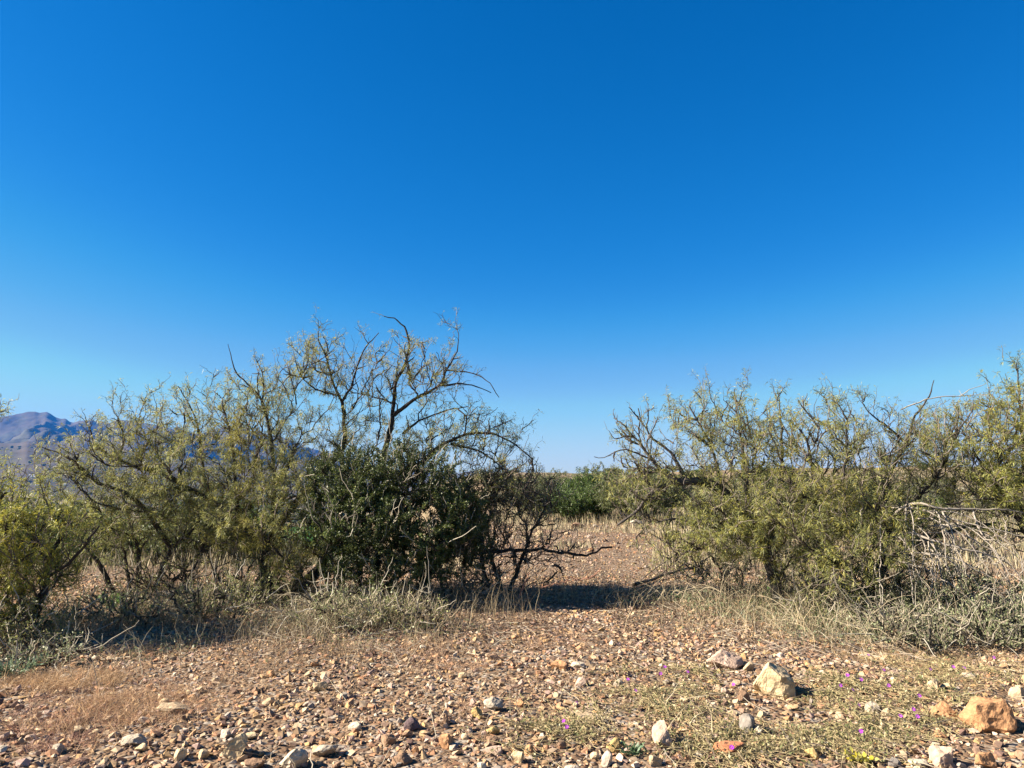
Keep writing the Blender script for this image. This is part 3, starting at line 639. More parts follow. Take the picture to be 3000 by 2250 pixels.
shrub('evergreen_shrub', 'dense dark green small-leaved bush at the foot of the tallest mesquite', 'shrub', 9.7, (1100, 1760),
  [[(1000, 1765, 0), (950, 1650, 0), (880, 1560, -.1)], [(1060, 1770, 0), (1060, 1600, 0), (1030, 1450, .1)], [(1120, 1770, 0), (1180, 1600, .1), (1220, 1450, .1)], [(1170, 1760, 0), (1300, 1640, .1), (1380, 1540, .2)], [(980, 1765, 0), (860, 1660, -.1), (760, 1560, -.2)],
   [(1090, 1770, .1), (1110, 1560, .2), (1120, 1380, .2)]],
  [(1040, 1400, 160, 95, .1, .8, 480, 1.0), (1200, 1380, 170, 105, .2, .8, 520, .9), (1340, 1450, 110, 90, .2, .6, 240, .8), (1050, 1520, 180, 110, -.1, .85, 700, 1.1), (1250, 1530, 210, 120, .1, .85, 700, 1.05),
  (1130, 1650, 210, 80, -.1, .75, 560, .9), (1340, 1600, 130, 90, .1, .6, 300, .8)],
  62, DARKG, long_twigs=330)
shrub('thorny_shrub', 'nearly bare thorny grey bush right of the dense dark green bush', 'shrub', 10.8, (1480, 1720),
  [[(1470, 1725, 0), (1440, 1600, 0), (1420, 1500, 0), (1460, 1420, 0)], [(1490, 1725, 0), (1540, 1600, 0), (1590, 1500, 0), (1620, 1430, 0)], [(1440, 1720, 0), (1400, 1600, 0), (1380, 1480, 0)],
   [(1410, 1620, -.2), (1480, 1610, -.2), (1560, 1606, -.2), (1620, 1602, -.2), (1660, 1612, -.2), (1720, 1618, -.2), (1790, 1604, -.2)]],
  [(1450, 1430, 120, 80, 0, .6, 380, .5), (1560, 1440, 110, 80, 0, .6, 260, .2), (1480, 1560, 160, 110, 0, .6, 420, .1), (1400, 1520, 90, 110, 0, .6, 330, .5), (1620, 1600, 120, 80, -.2, .4, 130, .0), (1480, 1680, 190, 60, -.2, .5, 260, .03)],
  22, [(.2, .21, .1), (.26, .25, .12)], tw=(.2, .155, .12), long_twigs=160, r0=.035)

# low leafy undergrowth shrubs that close the space under the crowns
SG = [(.24, .27, .13), (.19, .22, .11), (.30, .31, .17)]
OLV = [(.22, .24, .08), (.18, .2, .07), (.28, .28, .10)]
def low(name_, label, Y, cx, by, rx, ry, n, lf_, cols, tw=(.34, .29, .22), lt_=40):
    Y = float(G(cx, by)[1])
    shrub(name_, label, 'shrub', Y, (cx, by), [[(cx + k * rx * .3, by, 0), (cx + k * rx * .6, by - ry * .9, R.normal(0, .1))] for k in (-1, -.4, .3, 1)], [(cx, by - ry * .8, rx, ry, 0, .6, n, 1.0)], lf_, cols, tw=tw, long_twigs=lt_, group='low shrubs under the trees', r0=.014)
low('low_shrub', 'grey-green low shrub beneath the widest right mesquite, lower right corner of the thicket', 8.6, 2830, 1850, 230, 110, 620, 22, SG)
low('low_shrub', 'olive low shrub between the two big right-hand mesquites', 9.3, 2400, 1760, 170, 90, 420, 14, OLV)
low('low_shrub', 'twiggy low shrub under the leaning limb mesquite', 9.5, 2150, 1730, 190, 90, 420, 10, OLV)
low('low_shrub', 'grey-green low shrub around the trunk of the widest right mesquite', 8.8, 2600, 1820, 170, 110, 460, 20, SG)
low('low_shrub', 'light green low shrub just below the tallest mesquite, left of the dark bush', 10.0, 760, 1770, 190, 80, 380, 14, OLV)
low('low_shrub', 'pale twiggy low shrub in front of the dark green bush', 9.0, 1020, 1840, 190, 75, 420, 9, [(.3, .33, .15), (.25, .28, .12)], (.45, .38, .27), 70)
low('low_shrub', 'dark twiggy low shrub among the many-stemmed trunks', 10.4, 470, 1760, 160, 80, 300, 6, OLV, (.16, .13, .10))
low('low_shrub', 'leafy low shrub under the yellow-green mesquite at the left edge', 8.0, 90, 1900, 140, 90, 260, 16, OLV)
low('low_shrub', 'sparse twiggy low shrub right of the dark bush, in its shade', 9.9, 1330, 1760, 160, 60, 280, 4, OLV, (.2, .17, .13))
low('low_shrub', 'grey-green bushy clump nearest the gravel at the right edge, under drooping dead branches', 8, 2900, 1890, 150, 85, 420, 13, SG)
low('low_shrub', 'grey-green bushy clump beside the tangled stick pile', 8, 2660, 1890, 130, 70, 330, 12, SG)
low('low_shrub', 'small olive clump between the herb and the tangled stick pile', 8, 2390, 1830, 110, 60, 240, 14, OLV)
low('low_shrub', 'brown twiggy clump below the many-stemmed trunks, nearest the gravel', 8, 360, 1830, 170, 65, 320, 7, OLV, (.30, .24, .18))
low('low_shrub', 'twiggy clump between the many-stemmed trunks and the tallest trunk', 8, 620, 1820, 170, 75, 360, 9, OLV, (.30, .25, .18))
low('low_shrub', 'grey-green clump at the foot of the slanting left edge trunk', 8, 130, 1950, 150, 50, 170, 9, SG)
low('low_shrub', 'pale brushy clump right below the dark green bush', 8, 1200, 1840, 130, 60, 260, 7, OLV, (.40, .33, .23))
low('low_shrub', 'tall feathery green shrub filling the space behind the many-stemmed trunks', 12.5, 560, 1640, 230, 110, 600, 18, OLV)
low('low_shrub', 'feathery green shrub behind the left edge mesquite', 12.0, 210, 1640, 200, 110, 500, 18, [(.26, .27, .07), (.2, .23, .07)])
low('low_shrub', 'olive shrub filling the space behind the leaning limbs', 11.5, 2250, 1640, 230, 100, 560, 14, OLV)
low('low_shrub', 'olive shrub filling the space behind the dead grey branches', 11.5, 2800, 1640, 200, 100, 460, 12, OLV)

# dead straw-coloured shrubs
def dead_shrub(label, px, py, n, hgt_, spread, col=(.56, .47, .32), r=.0034, Yo=0):
    b0 = G(px, py); root = empty('dead_shrub', b0); tag(root, label, 'dead shrub', 'dead shrubs under the mesquites'); mb = MB()
    K = 10; d0 = nrm(R.normal(size=(n, 3)) * np.array([1, 1, .25]) + np.array([0, 0, .9]))
    L = R.uniform(.4, 1.0, n) * hgt_
    u = np.linspace(0, 1, K)
    base = R.normal(size=(n, 3)) * np.array([spread * .35, spread * .3, 0])
    side = nrm(R.normal(size=(n, 3)) * np.array([1, 1, .3]))
    p = base[:, None] + d0[:, None] * (L[:, None] * u)[..., None] + side[:, None] * (L[:, None] * .45 * u ** 2)[..., None] + np.array([0, 0, -1.]) * (L[:, None] * .35 * u ** 3)[..., None]
    p += np.cumsum(R.normal(size=p.shape), 1) * .006
    z = hgt(p[..., 0] + b0[0], p[..., 1] + b0[1]) - b0[2]; p[..., 2] = np.maximum(p[..., 2], z - .02 + .0 * u)
    tubes(mb, p, np.broadcast_to(r * (1 - .6 * u), (n, K)), 3, np.asarray(col) * R.uniform(.6, 1.2, (n, 1)))
    # side twigs
    m = n * 3; i = R.integers(0, n, m); k = R.integers(3, K, m); s0 = p[i, k]
    dd = nrm(R.normal(size=(m, 3)) + np.array([0, 0, .2])); u2 = np.linspace(0, 1, 5)
    q = s0[:, None] + dd[:, None] * (R.uniform(.05, .2, (m, 1)) * u2)[..., None] + np.cumsum(R.normal(size=(m, 5, 3)), 1) * .005
    tubes(mb, q, np.broadcast_to(r * .55 * (1 - .6 * u2), (m, 5)), 3, np.asarray(col) * R.uniform(.6, 1.2, (m, 1)))
    tag(mb.build('stems', M_twig, root), kind='stuff')
    return root
dead_shrub('pale dead shrub with looping straw stems below the dark green bush', 960, 1830, 110, .75, .9)
dead_shrub('tangled dead shrub of pale sticks at the foot of the widest right mesquite', 2500, 1860, 150, .8, 1.1)
dead_shrub('low grey brushy dead shrub under the drooping dead branches', 2790, 1850, 130, .75, 1.0, (.40, .36, .30))
dead_shrub('sparse dead shrub of upright straw stems beside the leaning grey limbs', 2010, 1760, 70, .8, .9)
dead_shrub('dead shrub of brown sticks under the many-stemmed left mesquite', 560, 1800, 80, .6, .9, (.30, .24, .17))
dead_shrub('thin dead shrub in the shade right of the dark green bush', 1400, 1770, 60, .75, .9, (.38, .33, .25))
dead_shrub('dead shrub of tan stems mid right, left of the tangled stick pile', 2250, 1800, 90, .6, .9, (.45, .37, .24))

# fallen dark branches
def fallen(label, pts, r):
    q = [G(a, b) + np.array([0, 0, c]) for a, b, c in pts]; p = smooth_path(q, 14); p += R.normal(size=p.shape) * .01
    mb = MB(); tubes(mb, p[None], np.linspace(r, r * .4, 14)[None], 6, np.array((.12, .095, .075))); o0 = p[0]
    i = R.integers(3, 13, 6); tg = p[i] + nrm(R.normal(size=(6, 3)) + np.array([0, 0, .8])) * .22
    u = np.linspace(0, 1, 5)[None, :, None]; tubes(mb, p[i][:, None] * (1 - u) + tg[:, None] * u + R.normal(size=(6, 5, 3)) * .006, np.full((6, 5), r * .3), 4, np.array((.14, .11, .09)))
    o = mb.build('fallen_branch', M_bark, None, True, tuple(o0)); tag(o, label, 'branch', 'fallen branches')
fallen('dark fallen branch lying below the leaning grey limbs', [(1860, 1722, .03), (1920, 1702, .06), (1990, 1690, .08), (2060, 1668, .10)], .03)
fallen('short dark fallen branch beside the tangled stick pile', [(2360, 1802, .02), (2420, 1780, .08), (2500, 1772, .12)], .018)
fallen('thin fallen branch reaching left from the pale dead shrub', [(640, 1798, .03), (760, 1778, .1), (880, 1765, .14), (960, 1752, .16)], .012)
fallen('dark fallen branch right of the tangled stick pile', [(2620, 1850, .03), (2680, 1870, .06), (2740, 1895, .02)], .022)

# ------------------------------------------------------------------ far and middle bushes (a few kinds, copied)
def bush_proto(name, h, rad, greens, seed_n=900, per=10, L=(.10, .2), W=(.012, .022)):
    root = empty(name); pl = Plant((0, 0, 0)); pl.N = []; pl.D = []
    for k in range(6):
        a = k * 1.05 + R.uniform(0, .5); pl.add_limb([(0, 0, -.1), (math.cos(a) * rad * .25, math.sin(a) * rad * .25, h * .35), (math.cos(a) * rad * .55, math.sin(a) * rad * .55, h * .7)], .05, .015, (.07, .06, .05), wob=.05)
    T = []
    for k in range(7):
        a = k * .9; rr_ = rad * R.uniform(.2, .6); c = np.array([math.cos(a) * rr_, math.sin(a) * rr_, h * R.uniform(.4, .72)])
        T.append(ellipsoid_pts(seed_n // 7, c, np.array([rad * .5, rad * .5, h * .33])))
    T = np.concatenate(T); T = T[T[:, 2] > .1]; R.shuffle(T)
    pl.grow(T[:60], .016, .008, (.09, .075, .06), K=8, sides=4, mb=pl.limb, wob=.2)
    p = pl.grow(T[60:], .007, .004, (.14, .12, .1), K=5, sides=3, wob=.25, maxlen=.6)
    leaf = MB(); n = len(p) * per; i = R.integers(0, len(p), n); k = R.integers(1, 5, n); b = p[i, k] + R.normal(size=(n, 3)) * .03
    d = nrm(R.normal(size=(n, 3)) + np.array([0, 0, .2]))
    cc = np.asarray(greens)[R.integers(0, len(greens), n)] * R.uniform(.7, 1.3, (n, 1))
    leaf_strips(leaf, b, d, R.uniform(*L, n), R.uniform(*W, n), cc)
    pl.limb.build('trunk', M_bark, root, True); tag(pl.twig.build('twigs', M_twig, root, True), kind='stuff'); tag(leaf.build('crown', M_leaf, root), kind='stuff')
    return root
def copy_tree(o):
    c = o.copy(); COL.objects.link(c)
    for ch in list(o.children):
        d = ch.copy(); COL.objects.link(d); d.parent = c
    return c
OL = [(.15, .17, .07), (.18, .2, .07), (.12, .15, .06)]
protos = {'olive': bush_proto('distant_bush', 2.6, 1.7, OL), 'dark': bush_proto('distant_bush', 2.4, 1.6, [(.14, .21, .05), (.17, .24, .06), (.10, .16, .045)], 1000, 11),
          'grey': bush_proto('distant_bush', 2.0, 1.6, [(.2, .2, .13), (.17, .18, .1)], 700, 7), 'yellow': bush_proto('distant_bush', 3.0, 1.6, [(.34, .28, .05), (.28, .26, .06), (.2, .2, .06)], 700, 10)}
used = set()
def place_bush(kind, x, y, sc, label, group):
    o = protos[kind] if kind not in used else copy_tree(protos[kind]); used.add(kind)
    o.location = (x, y, float(hgt(x, y)) - .05); o.rotation_euler = (0, 0, R.uniform(0, 6.28)); q_ = 1.7 if 'far bush in' in label else 1.0; o.scale = (sc * q_ * R.uniform(.85, 1.25), sc * q_ * R.uniform(.85, 1.2), sc)
    tag(o, label, 'bush', group)
gapL = [('dark', 1700, 31, .92, 'dark green bush in the middle of the gap beyond the pale rocks'), ('dark', 1600, 33, .62, 'dark bush at the left side of the gap'), ('olive', 1775, 33, .95, 'olive bush right behind the darkest bush of the gap'),
        ('olive', 1850, 28, .92, 'feathery olive bush in the gap under the leaning grey limbs'), ('grey', 1655, 40, .7, 'small grey bush on the skyline of the gap'), ('olive', 1950, 30, .85, 'olive bush behind the leaning grey limbs'),
        ('grey', 1930, 44, .9, 'greyish bush on the tan slope behind the leaning grey limbs'), ('olive', 1610, 46, .9, 'farther olive bush behind the left side of the gap')]
gapL += [('dark', 1665, 28.5, .62, 'fresh green bush low in front of the gap bushes, left of the prickly pear'), ('dark', 1745, 29.5, .66, 'green bush directly behind the prickly pear'), ('olive', 1560, 29, .7, 'olive bush half hidden behind the thorny bare bush'),
  ('olive', 1905, 27, .75, 'olive bush right of the feathery one under the leaning grey limbs'), ('grey', 1820, 36, .9, 'greyish bush on the skyline between olive gap bushes')]
for i in range(36):
    Y = R.uniform(42, 150); px = R.uniform(1440, 2100); place_bush(str(R.choice(['olive', 'dark', 'grey'])), (px - 1500) / F * Y, Y, R.uniform(.4, .7), 'far bush in the broken scrub line on the skyline of the gap', 'far bushes on the skyline of the gap')
for k, px, Y, sc, lab in gapL: place_bush(k, (px - 1500) / F * Y * .99, Y, sc, lab, 'bushes in the gap')
for i in range(46):
    Y = 15 + 50 * R.random() ** 1.6; px = R.uniform(-150, 1150); k = R.choice(['olive', 'dark', 'grey', 'olive'])
    if i == 0: k, px, Y = 'yellow', 205, 34
    if i == 1: k, px, Y = 'yellow', 60, 30
    lab = {'yellow': ('yellow-leaved bush low behind the left mesquites', 'yellow bush just over the left edge of the slope')[i % 2], 'olive': 'olive green bush on the falling slope behind the left trees', 'dark': 'dark green bush on the falling slope behind the left trees', 'grey': 'thin grey bush on the falling slope behind the left trees'}[k]
    sc_ = R.uniform(.8, 1.3); X_ = (px - 1500) / F * Y; zt = P(px, 1425 + 40 * R.random() - max(0, px - 500) * .12, Y)[2]; sc_ = min(sc_, (zt - float(hgt(X_, Y))) / {'yellow': 3.0, 'olive': 2.75, 'dark': 2.5, 'grey': 2.1}[str(k)])
    place_bush(str(k), X_, Y, max(sc_, .35), (lab if i < 2 else ('small ', 'mid-sized ', 'tall ')[int(sc_ > .6) + int(sc_ > .95)] + {'olive': 'olive green', 'dark': 'fresh green', 'grey': 'thin grey', 'yellow': 'yellow'}[str(k)] + (' bush just below the brow, ', ' bush farther down the slope, ')[int(Y > 28)] + ('seen past the left edge mesquite', 'seen behind the slanting trunks at left', 'seen through the many-stemmed mesquite', 'seen left of the tallest trunk', 'hidden behind the dark green bush')[int(np.clip((px + 150) / 260, 0, 4))]), 'bushes on the left slope, ' + str(k))
for i in range(44):
    Y = 16 + 150 * R.random() ** 1.7; px = R.uniform(1980, 3150); k = str(R.choice(['olive', 'grey', 'grey', 'dark']))
    place_bush(k, (px - 1500) / F * Y, Y, R.uniform(.5, .95), {'olive': 'olive green', 'dark': 'fresh green', 'grey': 'thin grey'}[k] + (' bush close behind the thicket, ', ' bush midway up the tan grassy rise, ', ' bush near the top of the tan rise, ')[int(Y > 32) + int(Y > 75)] + ('behind the leaning grey limbs', 'between the two big right mesquites', 'behind the widest right mesquite', 'behind the pale dead branches', 'toward the right picture edge')[int(np.clip((px - 1980) / 235, 0, 4))], 'bushes on the right rise, ' + k)

# dry grass of the slopes beyond the trees, in clumps
sg = MB()
def far_straw(n, px0, px1, Y0, Y1, h, thr, sd):
    Y = Y0 * (Y1 / Y0) ** R.random(n); X = (R.uniform(px0, px1, n) - 1500) / F * Y; k = vnoise(X * .7, Y * .7, sd) > thr; X = X[k]; Y = Y[k]; n = len(X)
    hh = R.uniform(*h, n); a = R.uniform(0, 2 * np.pi, n); z = hgt(X, Y); wd_ = .004 + Y * .0004
    b = np.stack([X, Y, z - .02], 1); tp = b + np.stack([np.cos(a) * hh * .3, np.sin(a) * hh * .3, hh], 1); sd_ = np.stack([np.sin(a + 1), np.cos(a + 1), np.zeros(n)], 1) * wd_[:, None]
    sg.add(np.stack([b - sd_, b + sd_, tp], 1).reshape(-1, 3), np.arange(n * 3).reshape(n, 3), np.repeat(np.array([(.52, .43, .27), (.44, .36, .22), (.58, .5, .34), (.33, .32, .17)])[R.integers(0, 4, n)] * R.uniform(.7, 1.2, (n, 1)), 3, 0))
far_straw(26000, 1900, 3100, 13, 120, (.15, .5), .4, 91); far_straw(9000, 1450, 1950, 27, 90, (.15, .45), .35, 92); far_straw(7000, 1500, 2100, 17, 34, (.06, .25), .45, 94); far_straw(14000, -100, 1400, 12.5, 60, (.15, .5), .4, 93)
# ------------------------------------------------------------------ gravel
def hull_bank(n=40, nv=10):
    import bmesh
    bank = []
    for _ in range(n):
        bm = bmesh.new(); pts = nrm(R.normal(size=(nv, 3))) * R.uniform(.8, 1.1, (nv, 1)); pts = pts * np.array([1, R.uniform(.65, .95), R.uniform(.4, .75)])
        for p in pts: bm.verts.new(p)
        res = bmesh.ops.convex_hull(bm, input=bm.verts)
        bmesh.ops.delete(bm, geom=[v for v in bm.verts if not v.link_faces], context='VERTS')
        bmesh.ops.triangulate(bm, faces=bm.faces); bm.verts.index_update()
        bank.append((np.array([v.co[:] for v in bm.verts]), np.array([[v.index for v in f.verts] for f in bm.faces]))); bm.free()
    return bank
bank = hull_bank()
def rotz_tilt(n, tilt=.5):
    a = R.uniform(0, 2 * np.pi, n); b = R.normal(0, tilt, n); c = R.normal(0, tilt, n)
    ca, sa, cb, sb, cc, sc_ = np.cos(a), np.sin(a), np.cos(b), np.sin(b), np.cos(c), np.sin(c)
    Z = np.zeros((n, 3, 3)); Z[:, 0, 0] = ca; Z[:, 0, 1] = -sa; Z[:, 1, 0] = sa; Z[:, 1, 1] = ca; Z[:, 2, 2] = 1
    X = np.zeros((n, 3, 3)); X[:, 0, 0] = 1; X[:, 1, 1] = cb; X[:, 1, 2] = -sb; X[:, 2, 1] = sb; X[:, 2, 2] = cb
    Y = np.zeros((n, 3, 3)); Y[:, 1, 1] = 1; Y[:, 0, 0] = cc; Y[:, 0, 2] = sc_; Y[:, 2, 0] = -sc_; Y[:, 2, 2] = cc
    return Z @ X @ Y
SC = np.array([(.53, .37, .21), (.60, .46, .30), (.49, .28, .16), (.35, .24, .17), (.67, .56, .42), (.50, .36, .29), (.20, .13, .10), (.57, .38, .18), (.39, .34, .28)]) * np.array([.89, .85, .84])
SPR = np.array([.21, .17, .13, .12, .07, .08, .08, .07, .07])
def gravel(x, y, size, mb):
    n = len(x); z = hgt(x, y); which = R.integers(0, len(bank), n); col = SC[R.choice(len(SC), n, p=SPR)] * R.uniform(.75, 1.2, (n, 1))
    Rm = rotz_tilt(n)
    for w_ in range(len(bank)):
        m = np.where(which == w_)[0]
        if len(m) == 0: continue
        V, Fc = bank[w_]
        v = np.einsum('nij,kj->nki', Rm[m], V) * size[m, None, None] + np.stack([x[m], y[m], z[m] + size[m] * R.uniform(-.3, .35, len(m))], 1)[:, None]
        f = Fc[None] + (np.arange(len(m)) * len(V))[:, None, None]
        mb.add(v.reshape(-1, 3), f.reshape(-1, 3), np.repeat(col[m], len(V), 0))
gm = MB()
def scatter(n, y0, y1, wid=.78, pw=1.0):
    u = R.random(n); y = np.sqrt(y0 ** 2 + u * (y1 ** 2 - y0 ** 2)); x = R.uniform(-1, 1, n) * (wid * y + .9); return x, y
x, y = scatter(84000, 2.6, 12.5); k = (vnoise(x * 2.2, y * 2.2, 19) > .22) | (R.random(len(x)) < .35); x = x[k]; y = y[k]
gravel(x, y, R.lognormal(math.log(.0152), .52, len(x)).clip(.004, .042) * (.8 + .5 * vnoise(x * .8, y * .8, 23)), gm)
x, y = scatter(1100, 3.5, 8.5); gravel(x, y, R.uniform(.026, .05, len(x)), gm)
x, y = scatter(1500, 2.8, 5.6); gravel(x, y, R.uniform(.022, .046, len(x)), gm)
x, y = scatter(13000, 12, 30, .35); x += .06 * y; gravel(x, y, R.lognormal(math.log(.028), .4, len(x)).clip(.012, .08), gm)
x, y = scatter(3500, 12, 22, .75); gravel(x, y, R.lognormal(math.log(.028), .4, len(x)).clip(.012, .08), gm)
go = gm.build('gravel', M_stone); tag(go, 'loose tan and brown gravel covering the ground', 'gravel', kind='stuff')

# ------------------------------------------------------------------ rocks
def rock_mesh(seed, sub, sx, sy, sz, col, cuts=9, rough=.05):
    import bmesh
    rs = np.random.default_rng(seed); bm = bmesh.new(); bmesh.ops.create_icosphere(bm, subdivisions=sub, radius=1)
    V = np.array([v.co[:] for v in bm.verts]); Fc = np.array([[v.index for v in f.verts] for f in bm.faces]); bm.free()
    for _ in range(cuts):
        n = rs.normal(size=3); n /= np.linalg.norm(n); d = rs.uniform(.42, .78); k = V @ n - d; V = V - np.maximum(k, 0)[:, None] * n * .94
    V[:, :] += nrm(V) * (fbm(V[:, 0] * 2.2 + seed, V[:, 1] * 2.2 + V[:, 2] * 1.7, 4, seed % 50) * rough * 6)[:, None]
    V[:, :] += nrm(V) * (ridged(V[:, 0] * 4.1 + seed, V[:, 2] * 4.1 + V[:, 1] * 3.3, 3, seed % 31) - .6)[:, None] * rough * 2.2
    V = V / np.abs(V).max(0)
    V = V * np.array([sx, sy, sz]) / 2
    mb = MB(); c = np.asarray(col) * (1 + .25 * fbm(V[:, 0] * 30 / max(sx, .1) * .2, V[:, 2] * 30 / max(sx, .1) * .2 + V[:, 1] * 9, 3, 7))[:, None]
    mb.add(V, Fc, c); return mb
CR = {'cream': (.59, .45, .27), 'white': (.58, .49, .36), 'orange': (.48, .26, .13), 'tan': (.50, .38, .24), 'redorange': (.46, .20, .10), 'grey': (.44, .37, .28), 'darkgrey': (.24, .21, .18), 'pink': (.50, .36, .27),
      'brown': (.30, .19, .12), 'purple': (.16, .11, .11), 'yellow': (.52, .36, .15), 'pale': (.50, .41, .32)}
ROCKS = [
 (2285, 2048, 108, 112, 'cream', 'large cream boulder-like rock standing bright among the weeds'), (2909, 2150, 142, 105, 'orange', 'largest reddish orange rock at the lower right'),
 (2775, 2108, 78, 52, 'orange', 'cleft orange rock left of the largest reddish rock'), (2742, 2025, 44, 36, 'tan', 'round tan rock beside a purple flower above the cleft orange rock'),
 (2562, 2090, 40, 38, 'grey', 'pocked grey rock between weeds left of the cleft orange rock'), (2601, 2100, 36, 26, 'tan', 'small flat tan stone touching the pocked grey rock'),
 (2905, 2250, 72, 46, 'orange', 'smooth orange-tan rock on the bottom edge below the largest reddish rock'), (2779, 2250, 72, 66, 'pink', 'rough pinkish rock on the bottom edge near the right corner'),
 (2386, 2226, 44, 38, 'yellow', 'yellow-orange rock with a white side among weeds near the bottom edge'), (2623, 2252, 44, 30, 'darkgrey', 'dark grey rock on the bottom edge, right half'),
 (2847, 1990, 52, 20, 'grey', 'flat grey stone by a purple flower at the far right'), (2990, 2050, 54, 38, 'tan', 'tan rock cut by the right edge above the largest reddish rock'),
 (2130, 1960, 96, 46, 'pink', 'wide smooth pinkish rock up the gravel, upper right'), (1640, 1964, 52, 34, 'orange', 'orange rock side by side with a white one'),
 (1692, 1958, 46, 26, 'white', 'white rock side by side with an orange one'), (2196, 2155, 44, 62, 'darkgrey', 'upright dark grey rock with a pale stone against it'),
 (2227, 2162, 38, 38, 'white', 'pale bluish white stone leaning against the upright dark rock'), (1951, 2200, 66, 84, 'pink', 'tall arrowhead-shaped pinkish rock'),
 (1802, 2204, 46, 42, 'yellow', 'yellow-ochre rock left of the arrowhead-shaped rock'), (1918, 2248, 44, 40, 'tan', 'rounded tan rock just below the arrowhead-shaped rock'),
 (2140, 2220, 92, 40, 'redorange', 'flat brick-red rock near a purple flower at the bottom'), (1739, 2122, 155, 40, 'tan', 'broad flat tan slab with a purple flower on it'),
 (2180, 2062, 44, 36, 'brown', 'brown wedge-shaped rock left of the large cream rock'), (1815, 2013, 32, 25, 'grey', 'small pale grey rock left of the first purple flowers'),
 (2200, 1966, 38, 30, 'tan', 'lumpy tan stone right beside the wide pinkish rock'), (2227, 1974, 24, 16, 'brown', 'small brown pebble right of the lumpy tan stone'),
 (2124, 2040, 32, 25, 'pink', 'small pink stone in the weeds below the wide pinkish rock'), (1779, 2246, 38, 42, 'pale', 'pale rock on the bottom edge below the yellow-ochre rock'),
 (2700, 2252, 62, 24, 'white', 'whitish broken flat rock on the bottom edge'), (1648, 2196, 34, 32, 'brown', 'brown rock below the broad flat slab'),
 (1447, 2086, 62, 40, 'grey', 'grey wedge rock with a white chip on top'), (1040, 2140, 46, 32, 'white', 'white-cream rock alone left of the dark purple one'),
 (1207, 2142, 48, 38, 'purple', 'dark purple-black rock alone near bottom centre'), (1134, 2184, 46, 38, 'brown', 'brown rock lower left of the dark purple one'),
 (1305, 2196, 50, 44, 'orange', 'rounded orange rock lower right of the dark purple one'), (1445, 2153, 42, 26, 'yellow', 'ochre rock in the row of three near bottom centre, topmost'),
 (1443, 2188, 46, 30, 'brown', 'rusty brown rock in the row of three near bottom centre, middle'), (1447, 2212, 58, 24, 'pink', 'flat pink-mauve rock in the row of three near bottom centre, lowest'),
 (942, 2218, 86, 44, 'grey', 'large flat grey rock near the bottom, left of centre'), (849, 2258, 84, 62, 'white', 'large pale pinkish white rock on the bottom edge, left of centre'),
 (1520, 2236, 42, 40, 'cream', 'cream rock on the bottom edge right of the flat pink-mauve one'), (1549, 2214, 36, 34, 'orange', 'orange rock touching the cream rock at bottom centre'),
 (1178, 2244, 60, 38, 'brown', 'dark brown rock on the bottom edge under the rounded orange one'), (1306, 2128, 22, 42, 'brown', 'narrow upright brown stone'),
 (1398, 2106, 36, 34, 'yellow', 'ochre rock left of the grey wedge rock'), (934, 2026, 44, 32, 'tan', 'angular tan rock alone in fine gravel left of centre'),
 (1443, 1934, 46, 20, 'brown', 'low dark brown rock in reddish grass up the slope'), (678, 2228, 64, 76, 'cream', 'big upright cream-orange rock at the lower left'),
 (389, 2190, 84, 36, 'grey', 'long flat grey rock at the lower left'), (412, 2204, 40, 26, 'cream', 'cream stone in front of the long flat grey rock'),
 (655, 2166, 36, 34, 'pale', 'pale mottled rock above the big upright cream-orange rock'), (497, 2092, 118, 22, 'tan', 'long low tan rock half hidden in pinkish grass'),
 (330, 2046, 32, 20, 'cream', 'small cream rock above the pinkish grass'), (782, 2066, 36, 22, 'tan', 'tan wedge stone between grass and gravel, left'),
 (520, 2232, 36, 34, 'cream', 'narrow cream rock left of the big upright rock'), (588, 2226, 36, 28, 'tan', 'tan rock just left of the big upright rock'), (741, 2256, 58, 28, 'brown', 'reddish brown rock on the bottom edge right of the big upright rock')]
far_rocks = [(1690, 1550, 46, 22, 'brown', 'dark brown boulder on the crest in the middle of the gap'), (1865, 1545, 44, 26, 'pale', 'pale boulder under the broken end of the leaning limb'), (1582, 1572, 30, 22, 'cream', 'cream boulder left of the brown one on the crest'),
 (1640, 1528, 26, 14, 'pale', 'pale rock behind the brown boulder, left'), (1700, 1520, 28, 14, 'pale', 'pale rock behind the brown boulder, right'), (1660, 1568, 20, 12, 'tan', 'small tan rock in front of the brown boulder'), (1572, 1590, 22, 14, 'cream', 'small cream rock below the cream boulder'),
 (1745, 1545, 16, 9, 'pale', 'small pale rock right of the brown boulder'), (1730, 1616, 24, 14, 'orange', 'orange rock on the sunny ground behind the bushes'), (395, 1655, 46, 34, 'orange', 'reddish rock behind the trunks of the many-stemmed mesquite'), (480, 1672, 40, 24, 'orange', 'orange rock right of the reddish one behind the left trunks')]
taken = []
for i, (px, py, wpx, hpx, c, lab) in enumerate(ROCKS + far_rocks):
    g = G(px, min(py, 2290)); D = g[1]; m = PXM(D); sx = wpx * m * (1.1 if wpx > 90 else 1.0); sz = hpx * m * (1.34 if wpx > 90 else 1.16); sy = (sx + sz) * .5
    if 'slab' in lab or 'flat' in lab or 'long' in lab: sy = sx * .7
    if 'slab' in lab: sz = .05
    mb = rock_mesh(100 + i, 4 if wpx > 60 else 3, sx, sy, sz, CR[c], cuts=12, rough=.045)
    o = mb.build('rock', M_rock, None, wpx > 1e9); o.location = (g[0], g[1] + sy * .3, g[2] + sz * .22)
    o.rotation_euler = (R.normal(0, .06), R.normal(0, .06), R.uniform(-.3, .3)); tag(o, lab, 'rock', 'larger rocks lying in the gravel')
    taken.append((g[0], g[1], sx * .6))
taken = np.array(taken)
